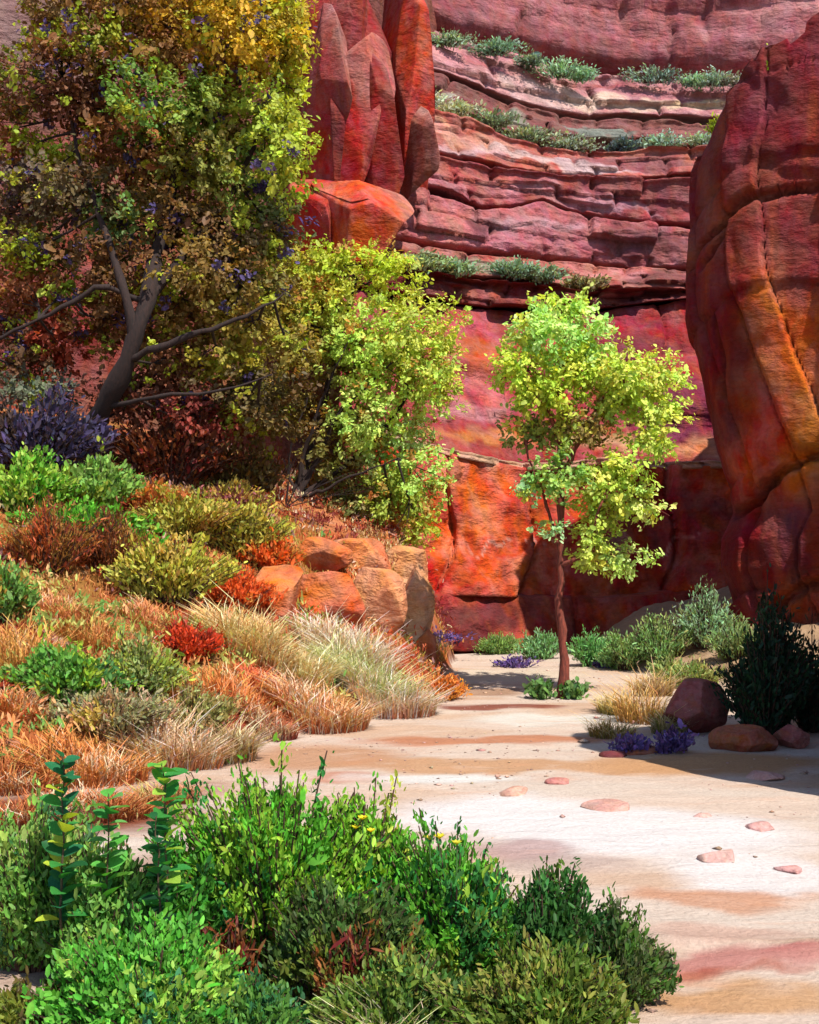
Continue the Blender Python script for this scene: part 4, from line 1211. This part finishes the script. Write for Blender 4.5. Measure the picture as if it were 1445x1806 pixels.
# ------------------------------------------------------------------ plants on the left slope
K = 0.96
SLOPE = [
    # u, v of foot, width px, height px, palette, leaf, aspect, label
    (45, 905, 150, 90, [(2, (122, 170, 70)), (1, (90, 160, 60)), (1, (150, 190, 90))], 0.10, 0.5, 'bright green shrub at the left edge on top of the slope'),
    (165, 900, 130, 85, [(2, (110, 158, 84)), (1, (130, 160, 70))], 0.10, 0.5, 'green shrub with round leaves under the dark trunk'),
    (150, 965, 150, 80, [(2, (84, 160, 56)), (1, (130, 170, 70))], 0.10, 0.45, 'vivid green shrub in the middle of the upper left slope'),
    (240, 1000, 110, 60, [(2, (76, 166, 54)), (1, (120, 150, 60))], 0.09, 0.4, 'small vivid green shrub left of the large yellow green one'),
    (320, 950, 190, 80, [(2, (160, 164, 84)), (1, (140, 140, 60)), (1, (184, 160, 100))], 0.10, 0.4, 'yellow green shrub near the top of the slope'),
    (300, 1060, 190, 110, [(2, (168, 172, 84)), (1, (150, 158, 66)), (1, (188, 170, 96))], 0.10, 0.4, 'large yellow green shrub in the middle of the slope'),
    (430, 985, 130, 95, [(2, (150, 156, 74)), (1, (170, 160, 80)), (1, (120, 100, 50))], 0.10, 0.38, 'olive shrub with bare twigs on the slope crest'),
    (480, 1010, 90, 60, [(2, (206, 96, 52)), (1, (170, 120, 66))], 0.09, 0.4, 'rust red shrub beside the olive shrub'),
    (90, 1010, 150, 110, [(2, (160, 82, 56)), (1, (140, 104, 62)), (1, (130, 66, 60))], 0.10, 0.22, 'russet twiggy shrub on the left slope'),
    (200, 1010, 120, 90, [(2, (110, 62, 46)), (1, (150, 112, 66))], 0.10, 0.2, 'brown twiggy shrub beside the vivid green one'),
    (120, 1235, 170, 90, [(2, (84, 146, 70)), (1, (140, 176, 66)), (1, (64, 120, 74))], 0.085, 0.45, 'green shrub at lower left among golden grass'),
    (240, 1235, 150, 100, [(2, (128, 150, 100)), (1, (150, 170, 84)), (1, (96, 136, 90))], 0.08, 0.4, 'sage green shrub right of the green one at lower left'),
    (190, 1290, 170, 70, [(2, (140, 146, 120)), (1, (170, 140, 120)), (1, (176, 164, 90))], 0.075, 0.32, 'grey sage shrub in front of the green shrubs'),
    (340, 1300, 130, 80, [(2, (146, 150, 104)), (1, (180, 150, 120))], 0.075, 0.3, 'dull sage shrub near the tip of the sandy bank'),
    (0, 1090, 100, 80, [(2, (96, 150, 84)), (1, (150, 130, 70))], 0.09, 0.4, 'green shrub cut by the left edge halfway up the slope'),
    (770, 1235, 90, 40, [(2, (214, 140, 70)), (1, (196, 120, 66))], 0.08, 0.3, 'low orange bush on the sand at the tip of the bank'),
    (420, 1075, 100, 60, [(2, (204, 92, 52)), (1, (216, 130, 80))], 0.09, 0.3, 'orange red shrub behind the pale grass'),
    (330, 1160, 110, 50, [(2, (186, 66, 46)), (1, (150, 50, 44)), (1, (210, 110, 60))], 0.08, 0.3, 'scarlet low shrub left of the pale grass'),
    (400, 905, 120, 50, [(2, (170, 100, 70)), (1, (140, 84, 100)), (1, (176, 160, 84))], 0.10, 0.36, 'mauve brown shrub on the crest behind the olive one'),
    (280, 905, 100, 46, [(2, (186, 112, 70)), (1, (150, 150, 70))], 0.10, 0.36, 'peach shrub on the crest right of the round leaved one'),
]
for (u, v, w, h, pal, lf, asp, lb) in SLOPE:
    b = hit(u, v)
    px = b[1] / FPX
    shrub('slope_shrub', lb, b, w * px * 1.4, h * px * 0.98, pal, nst=int(90 + w * 0.6), leaf=lf * 0.95, aspect=asp * 1.1, lps=28, group='shrubs on the left slope', depth=w * px * 0.85, start=0.08, up=0.5, warm=16)
for (u, v, w, h, n_, lb) in [(60, 838, 320, 130, 220, 'dark violet undergrowth beneath the large tree'), (300, 855, 280, 120, 190, 'dark red undergrowth between the two trees'), (430, 885, 150, 95, 120, 'olive brown undergrowth left of the yellow green tree')]:
    b = hit(u, v)
    px = b[1] / FPX
    pal = {0: [(2, (64, 56, 84)), (1, (84, 76, 110)), (1, (60, 44, 40))], 1: [(2, (124, 40, 34)), (1, (90, 50, 36)), (1, (150, 80, 44))], 2: [(2, (112, 88, 44)), (1, (90, 70, 40))]}[0 if 'violet' in lb else 1 if 'red' in lb else 2]
    shrub('undergrowth', lb, b, w * px, h * px, pal, nst=n_, leaf=0.13, aspect=0.45, lps=20, cat_name='undergrowth', depth=1.6, start=0.08)

GRASS = [
    # u, v foot, width px, height px, base colour, tip colour, extra, label
    (40, 1175, 190, 95, (176, 116, 56), (222, 164, 92), None, 'wide golden grass clump at the left edge of the slope'),
    (160, 1130, 150, 70, (170, 100, 54), (216, 150, 84), None, 'orange grass clump behind the green shrubs at lower left'),
    (430, 1150, 150, 85, (196, 120, 66), (226, 198, 136), [(0.3, (232, 214, 160))], 'blond grass clump in the middle of the bank, farthest left of the pale ones'),
    (515, 1185, 130, 80, (206, 140, 76), (236, 218, 160), [(0.4, (240, 230, 180))], 'cream grass clump in the centre of the pale ones'),
    (610, 1160, 150, 90, (190, 120, 70), (238, 216, 190), [(0.4, (246, 236, 222))], 'white tipped grass clump highest on the bank'),
    (640, 1210, 150, 90, (150, 160, 84), (206, 214, 150), [(0.3, (240, 226, 200))], 'pale green grass clump below the white tipped one'),
    (690, 1262, 140, 85, (206, 130, 90), (240, 214, 190), [(0.4, (246, 232, 220))], 'pinkish white grass clump at the sandy foot of the bank'),
    (560, 1275, 160, 85, (186, 90, 50), (232, 176, 120), [(0.3, (238, 206, 180))], 'peach grass clump at the foot of the bank left of the white one'),
    (470, 1290, 110, 60, (130, 46, 40), (206, 130, 90), None, 'dark red based grass clump overhanging the sand'),
    (400, 1225, 160, 80, (204, 116, 60), (222, 150, 84), None, 'apricot grass clump under the blond one'),
    (480, 1235, 120, 60, (190, 76, 50), (216, 120, 70), None, 'burnt orange grass clump among the pale ones'),
    (300, 1225, 140, 70, (180, 116, 56), (206, 150, 80), None, 'ochre grass clump right of the sage green shrub'),
    (300, 1345, 170, 90, (186, 112, 64), (226, 186, 150), [(0.35, (228, 206, 190))], 'wheat grass clump at the near end of the bank'),
    (390, 1340, 110, 80, (150, 110, 70), (196, 170, 120), [(0.3, (224, 206, 180))], 'grey straw grass clump at the tip of the bank beside the sand'),
    (150, 1370, 230, 100, (176, 96, 50), (220, 150, 80), None, 'broad rust orange grass clump at lower left'),
    (20, 1390, 160, 110, (160, 80, 50), (212, 136, 76), None, 'brown red grass clump in the lower left corner of the bank'),
    (40, 1450, 200, 110, (132, 62, 40), (190, 116, 66), None, 'brown grass clump before the bank at the left edge'),
    (175, 1440, 190, 100, (140, 66, 42), (196, 124, 70), None, 'chestnut grass clump before the bank behind the leafy sprigs'),
    (290, 1415, 120, 70, (150, 80, 52), (204, 150, 104), None, 'dusty brown grass clump before the bank near the sand'),
    (20, 1260, 120, 80, (176, 96, 50), (212, 130, 70), None, 'orange grass clump at the left edge below the golden one'),
    (230, 1150, 130, 60, (176, 96, 60), (220, 160, 100), None, 'tan grass clump above the sage green shrub'),
    (260, 1095, 110, 50, (180, 96, 66), (220, 156, 100), None, 'russet grass clump under the large yellow green shrub'),
    (680, 975, 110, 40, (190, 130, 90), (214, 190, 130), None, 'straw grass clump on the crest of the raw earth bank'),
    (100, 1080, 130, 60, (186, 100, 64), (222, 156, 100), None, 'russet grass clump below the russet twiggy shrub'),
]
for (u, v, w, h, cb_, ct_, ex, lb) in GRASS:
    b = hit(u, v)
    px = b[1] / FPX
    tuft('bank_grass', lb, b, w * px * (1.3 if ex else 1.15), h * px * (0.78 if ex else 0.55), cb_, ct_, int(400 + w * (5 if ex else 3)), 0.010, group='grass clumps on the left bank', depth=w * px * 0.7, extra=ex)

# short grass and litter between the clumps: one mass
n = 42000
xs = rng.uniform(-9, 1.2, n)
ys = rng.uniform(13, 31, n)
bb = tps(xs, ys)
keep = (bb > 0.12) & (fbm(np.stack([xs, ys, 0 * xs], -1) * 1.2, 3, 61) > 0.02)
xs, ys = xs[keep], ys[keep]
n = len(xs)
bs = np.stack([xs, ys, hfun(xs, ys) - 0.01], 1)
f1 = fbm(bs * 0.55, 3, 62)[:, None]
f2 = fbm(bs * 0.9 + 4, 3, 63)[:, None]
c0 = np.where(f1 > 0.08, alb((168, 136, 62)), np.where(f1 < -0.15, alb((150, 56, 38)), alb((196, 116, 60))))
c1 = np.where(f2 > 0.14, alb((150, 164, 78)), np.where(f2 < -0.2, alb((206, 100, 56)), alb((222, 166, 98))))
ln = rng.normal(0, 0.5, (n, 3)) * np.array([1, 1, 0])
V, F, Cc = blades(bs, 0.16 * np.exp(rng.normal(0, 0.35, n)), ln, 0.012, c0 * np.exp(rng.normal(0, .15, (n, 1))), c1 * np.exp(rng.normal(0, .15, (n, 1))), 0.4)
o = link('short_grass', mesh_from('short_grass', V, F, Cc, M_GRASS))
o['kind'] = 'stuff'
o['label'] = 'short orange and olive grass covering the left slope'
o['category'] = 'grass'

# low mixed scrub creeping between the shrubs: one mass
m = 2600
xs, ys = rng.uniform(-9, 1.4, m), rng.uniform(13, 29.5, m)
bb = tps(xs, ys)
kp = (bb > 0.15) & (fbm(np.stack([xs, ys, 0 * xs], -1) * 0.9 + 3, 3, 71) > -0.12)
xs, ys = xs[kp], ys[kp]
m = len(xs)
ctr = np.stack([xs, ys, hfun(xs, ys) + 0.10], 1)
pal = np.array([alb(c_) for c_ in [(176, 176, 92), (150, 164, 80), (112, 158, 76), (206, 140, 86), (216, 168, 112), (190, 92, 58), (150, 110, 104), (228, 204, 168), (136, 60, 50)]])
zone = np.clip(0.5 + 0.9 * fbm(ctr * 0.5 + 8, 3, 72) + rng.normal(0, 0.16, m) - 0.05 * (ys - 20), 0, 0.999)
sc = pal[((1 - zone) * len(pal)).astype(int).clip(0, len(pal) - 1)]
per = 20
rad = rng.uniform(0.10, 0.26, m)
pos = ctr[:, None] + rng.normal(0, 0.55, (m, per, 3)) * rad[:, None, None] * np.array([1.5, 1.2, 0.6])
dirs = unit(rng.normal(0, 0.5, (m, per, 3)) + np.array([0, 0, 0.8]))
nrm = unit(rng.normal(0, 0.5, (m, per, 3)) + np.array([0.2, -0.5, 0.5]))
cc = np.clip(sc[:, None] * np.exp(rng.normal(0, 0.16, (m, per, 1))) * np.exp(rng.normal(0, 0.06, (m, per, 3))), 0.004, 0.75)
V, F, Cc = leaf_mesh(pos.reshape(-1, 3), dirs.reshape(-1, 3), nrm.reshape(-1, 3), 0.10 * np.exp(rng.normal(0, 0.3, m * per)), 0.3, cc.reshape(-1, 3))
o = link('low_scrub', mesh_from('low_scrub', V, F, Cc, M_LEAF))
o['kind'] = 'stuff'
o['label'] = 'low mixed scrub creeping between the shrubs of the left slope'
o['category'] = 'scrub'

# bare twigs reaching out of the slope
def bare_bush(lb, u, v, sticks, Yoff=0.0):
    b = hit(u, v)
    root = thing('bare_twigs', lb, 'twigs', b, 'bare twigs on the slope')
    for (du, dv, r, kk) in sticks:
        Y = b[1] + Yoff
        e = P(u + du, v + dv, Y - 0.2)
        m = (b + e) / 2 + np.array([-0.05 * np.sign(du), 0, 0.05])
        V, F, Cc = tubes([(smooth_path([b, m, e], 8, 0.008), np.linspace(r, 0.004, 8), DARK_BARK)] + [(smooth_path([m, m + (e - m) * 0.5 + np.array([s_ * 0.12, 0, 0.08]), m + (e - m) * 0.8 + np.array([s_ * 0.26, 0, 0.1])], 5), np.linspace(r * 0.5, 0.003, 5), DARK_BARK) for s_ in (-1, 1)], 5)
        part('twig', root, V, F, Cc, M_BARK)


bare_bush('dark bare twigs fanned out in the vivid green shrub', 165, 1000, [(-40, -90, .012, 0), (-15, -110, .012, 0), (15, -100, .012, 0), (45, -85, .012, 0), (70, -60, .01, 0)])
bare_bush('dark bare branch stretched over the olive shrub', 490, 985, [(-110, -65, .018, 0), (-80, -30, .012, 0), (-40, -60, .012, 0)])
bare_bush('dark bare twigs at the foot of the yellow green tree', 505, 895, [(-5, -90, .02, 0), (20, -120, .02, 0), (110, -60, .018, 0), (60, -90, .018, 0), (150, -30, .014, 0)])

# ------------------------------------------------------------------ foreground shrubs
K = 0.92
FORE = [
    # u, Y, width px, height px, palette, nst, leaf, aspect, label, twig colour
    (490, 7.9, 330, 360, [(2, (84, 160, 50)), (2, (132, 180, 62)), (1, (50, 134, 66)), (1, (166, 188, 84))], 260, 0.085, 0.34, 'tall bright green bush in the centre of the foreground'),
    (640, 8.0, 220, 300, [(2, (124, 178, 56)), (1, (90, 160, 50)), (1, (166, 186, 76))], 160, 0.08, 0.34, 'yellow green bush on the right shoulder of the tall bright one'),
    (800, 7.7, 250, 270, [(2, (88, 160, 54)), (1, (56, 130, 66)), (1, (134, 172, 64)), (1, (60, 100, 48))], 190, 0.08, 0.34, 'mid green bush in the foreground against the pale sand'),
    (960, 7.5, 260, 205, [(2, (46, 92, 44)), (1, (58, 118, 58)), (1, (84, 120, 50))], 170, 0.075, 0.34, 'dark green bush second from the right in the foreground'),
    (1085, 7.4, 170, 165, [(2, (52, 82, 46)), (1, (84, 104, 66)), (1, (70, 110, 48))], 110, 0.07, 0.32, 'rightmost dark bush of the foreground row on the sand'),
    (610, 7.2, 260, 250, [(2, (66, 98, 50)), (1, (96, 116, 52)), (1, (130, 84, 50))], 150, 0.08, 0.32, 'shaded olive green bush low in the foreground centre'),
    (260, 6.7, 300, 220, [(2, (92, 168, 66)), (1, (70, 146, 54)), (1, (140, 184, 80)), (1, (60, 130, 90))], 200, 0.075, 0.4, 'lime green bush at the bottom edge left of centre'),
    (60, 7.9, 250, 290, [(2, (104, 156, 74)), (1, (140, 174, 90)), (1, (70, 124, 84))], 170, 0.085, 0.36, 'soft green bush at the left edge of the foreground'),
    (180, 7.6, 190, 260, [(2, (112, 162, 80)), (1, (150, 166, 96)), (1, (84, 134, 70))], 110, 0.08, 0.36, 'loose green bush between the two leafy sprigs'),
    (60, 6.6, 220, 110, [(2, (110, 124, 52)), (1, (84, 76, 44)), (1, (60, 74, 40))], 110, 0.08, 0.3, 'olive bush in the bottom left corner'),
    (440, 6.6, 170, 140, [(2, (50, 110, 70)), (1, (80, 130, 60))], 90, 0.075, 0.34, 'teal green bush at the bottom edge below the tall one'),
    (960, 6.6, 320, 170, [(2, (106, 124, 54)), (1, (84, 116, 48)), (1, (130, 140, 70))], 200, 0.08, 0.3, 'olive green bush at the bottom edge right of centre'),
    (700, 6.75, 260, 150, [(2, (104, 132, 60)), (1, (70, 110, 56)), (1, (134, 150, 76))], 130, 0.075, 0.34, 'grey green bush at the bottom edge behind the straw tipped grass'),
    (330, 6.55, 200, 110, [(2, (84, 130, 56)), (1, (60, 104, 56))], 100, 0.075, 0.34, 'small plain green bush at the bottom edge between the lime and teal ones'),
    (320, 7.7, 170, 230, [(2, (64, 130, 50)), (1, (44, 100, 52)), (1, (96, 160, 60))], 110, 0.08, 0.42, 'deep green bush behind the right leafy sprig'),
]
fl = {'yellow green bush on the right shoulder of the tall bright one': [(P(640, 1446, 7.8), (236, 214, 40), .05), (P(655, 1468, 7.8), (240, 210, 50), .045), (P(628, 1462, 7.8), (226, 206, 40), .045)],
      'mid green bush in the foreground against the pale sand': [(P(775, 1480, 7.5), (228, 214, 50), .06), (P(757, 1482, 7.5), (224, 206, 60), .05), (P(806, 1490, 7.5), (206, 200, 60), .05)]}
for (u, Y, w, h, pal, ns, lf, asp, lb) in FORE:
    b = on_ground(u, Y)
    px = Y / FPX
    shrub('foreground_bush', lb, b, w * px * 1.25, h * px * 0.86, pal, nst=int(ns * 1.9), leaf=lf * 0.62, aspect=asp * 1.15, lps=66, group='green bushes of the foreground', depth=w * px * 0.8, start=0.12, up=0.45, twig_col=(78, 52, 40), flowers=fl.get(lb), cat_name='bush', warm=8)
# rust coloured dry sprays between the bushes
for (u, Y, w, h, lb) in [(400, 7.3, 110, 150, 'rust brown dry spray inside the tall bright bush'), (610, 7.0, 90, 170, 'rust brown dry spray in the shaded olive bush'), (700, 6.9, 100, 130, 'dark red dry spray below the mid green bush')]:
    px = Y / FPX
    shrub('dry_spray', lb, on_ground(u, Y), w * px, h * px, [(2, (134, 72, 40)), (1, (110, 40, 36)), (1, (150, 100, 60))], nst=40, leaf=0.085, aspect=0.2, lps=14, cat_name='dry plant', group='dry sprays among the foreground bushes', start=0.4)
tuft('foreground_grass', 'olive grass clump with straw tips at the bottom edge in the middle', on_ground(720, 6.5), 0.8, 0.36, (96, 104, 48), (156, 164, 80), 800, 0.005, extra=[(0.15, (222, 216, 160))])
tuft('foreground_grass', 'pale dry grass clump in the gap left of the tall bright bush', on_ground(215, 8.4), 0.7, 0.4, (170, 120, 90), (216, 190, 160), 420, 0.006)

# upright sprigs with countable leaves
leaf_me = {}


def sprig(lb, u, Y, vtop, n_leaf, cols, lsize, lean):
    b = on_ground(u, Y)
    root = thing('leafy_sprig', lb, 'sprig', b, 'upright leafy sprigs in the foreground')
    top = P(u + lean, vtop, Y)
    path = smooth_path([b, b + (top - b) * np.array([0.2, 0.2, 0.4]), b + (top - b) * np.array([0.6, 0.6, 0.75]), top], 12, 0.006)
    V, F, Cc = tubes([(path, np.linspace(0.012, 0.004, 12), alb((84, 66, 44)))], 6)
    part('stem', root, V, F, Cc, M_BARK, smooth=True)
    for k in range(n_leaf):
        t = 0.30 + 0.70 * (k + rng.random()) / n_leaf
        q = np.array([np.interp(t, np.linspace(0, 1, 12), path[:, j]) for j in range(3)])
        ci = int(rng.integers(len(cols)))
        key = (lb, ci)
        if key not in leaf_me:
            m_, f_, c_ = [], [], []
            prof = [(0.0, 0.02), (0.15, 0.55), (0.4, 0.95), (0.65, 0.9), (0.88, 0.5), (1.0, 0.03)]
            for (yy, ww) in prof:
                z_ = -0.18 * yy * yy
                m_ += [(-ww * 0.36, yy, z_ + 0.10 * ww), (0, yy, z_), (ww * 0.36, yy, z_ + 0.10 * ww)]
            for r_ in range(5):
                f_ += [(3 * r_, 3 * r_ + 1, 3 * r_ + 4, 3 * r_ + 3), (3 * r_ + 1, 3 * r_ + 2, 3 * r_ + 5, 3 * r_ + 4)]
            leaf_me[key] = mesh_from('leaf', np.array(m_), np.array(f_), np.tile(alb(cols[ci]), (18, 1)), M_LEAF, True)
        o = link('leaf', leaf_me[key], root, tuple(q - b))
        s_ = lsize * 1.3 * (0.75 + 0.5 * rng.random()) * (1.1 - 0.35 * t)
        o.scale = (s_, s_, s_)
        o.rotation_euler = (rng.uniform(0.1, 0.9), rng.uniform(-0.5, 0.5), k * 2.4 + rng.uniform(-0.4, 0.4))


DG, MG, LG_ = (34, 92, 48), (60, 138, 62), (92, 170, 70)
sprig('leafy sprig with dark and lime leaves at the far left of the foreground', 108, 7.4, 1335, 46, [DG, MG, (40, 110, 70), (170, 190, 60)], 0.13, 4)
sprig('leafy sprig with broad bright leaves between the left bushes and the tall one', 300, 7.4, 1345, 44, [MG, LG_, (70, 150, 70), (150, 186, 70)], 0.14, -14)
sprig('short dark leafy sprig leaning beside the broad leaved one', 285, 7.2, 1440, 30, [(28, 66, 40), (36, 84, 44), DG], 0.10, -10)
sprig('short leafy sprig with round leaves right of the far left one', 185, 7.5, 1400, 30, [MG, LG_, (110, 170, 90)], 0.13, 10)

# fine gravel scattered over the sand: nobody could count it
n = 5200
xs, ys = rng.uniform(-4, 7, n), rng.uniform(7, 26, n)
kp = (tps(xs, ys) < -0.05) & (fbm(np.stack([xs, ys, 0 * xs], -1) * 0.8, 3, 88) > 0.0)
xs, ys = xs[kp], ys[kp]
n = len(xs)
oct_ = np.array([[1, 0, 0], [0, 1, 0], [-1, 0, 0], [0, -1, 0], [0, 0, 1], [0, 0, -1]], float)
of = np.array([[0, 1, 4], [1, 2, 4], [2, 3, 4], [3, 0, 4], [1, 0, 5], [2, 1, 5], [3, 2, 5], [0, 3, 5]])
sz = 0.0085 * np.exp(rng.normal(0, 0.65, n))
vv = oct_[None] * (sz[:, None, None] * np.array([1.3, 1.1, 0.6])) * (1 + 0.35 * rng.normal(size=(n, 6, 1)))
vv += np.stack([xs, ys, hfun(xs, ys) + sz * 0.2], 1)[:, None]
K = 0.5
o = link('gravel', mesh_from('gravel', vv.reshape(-1, 3), (of[None] + np.arange(n)[:, None, None] * 6).reshape(-1, 3), np.repeat(jitter_cols(alb((214, 170, 148)), n, 0.25, 0.08), 6, axis=0), M_STONE))
o['kind'] = 'stuff'
o['label'] = 'fine pinkish gravel scattered over the sandy wash'
o['category'] = 'gravel'
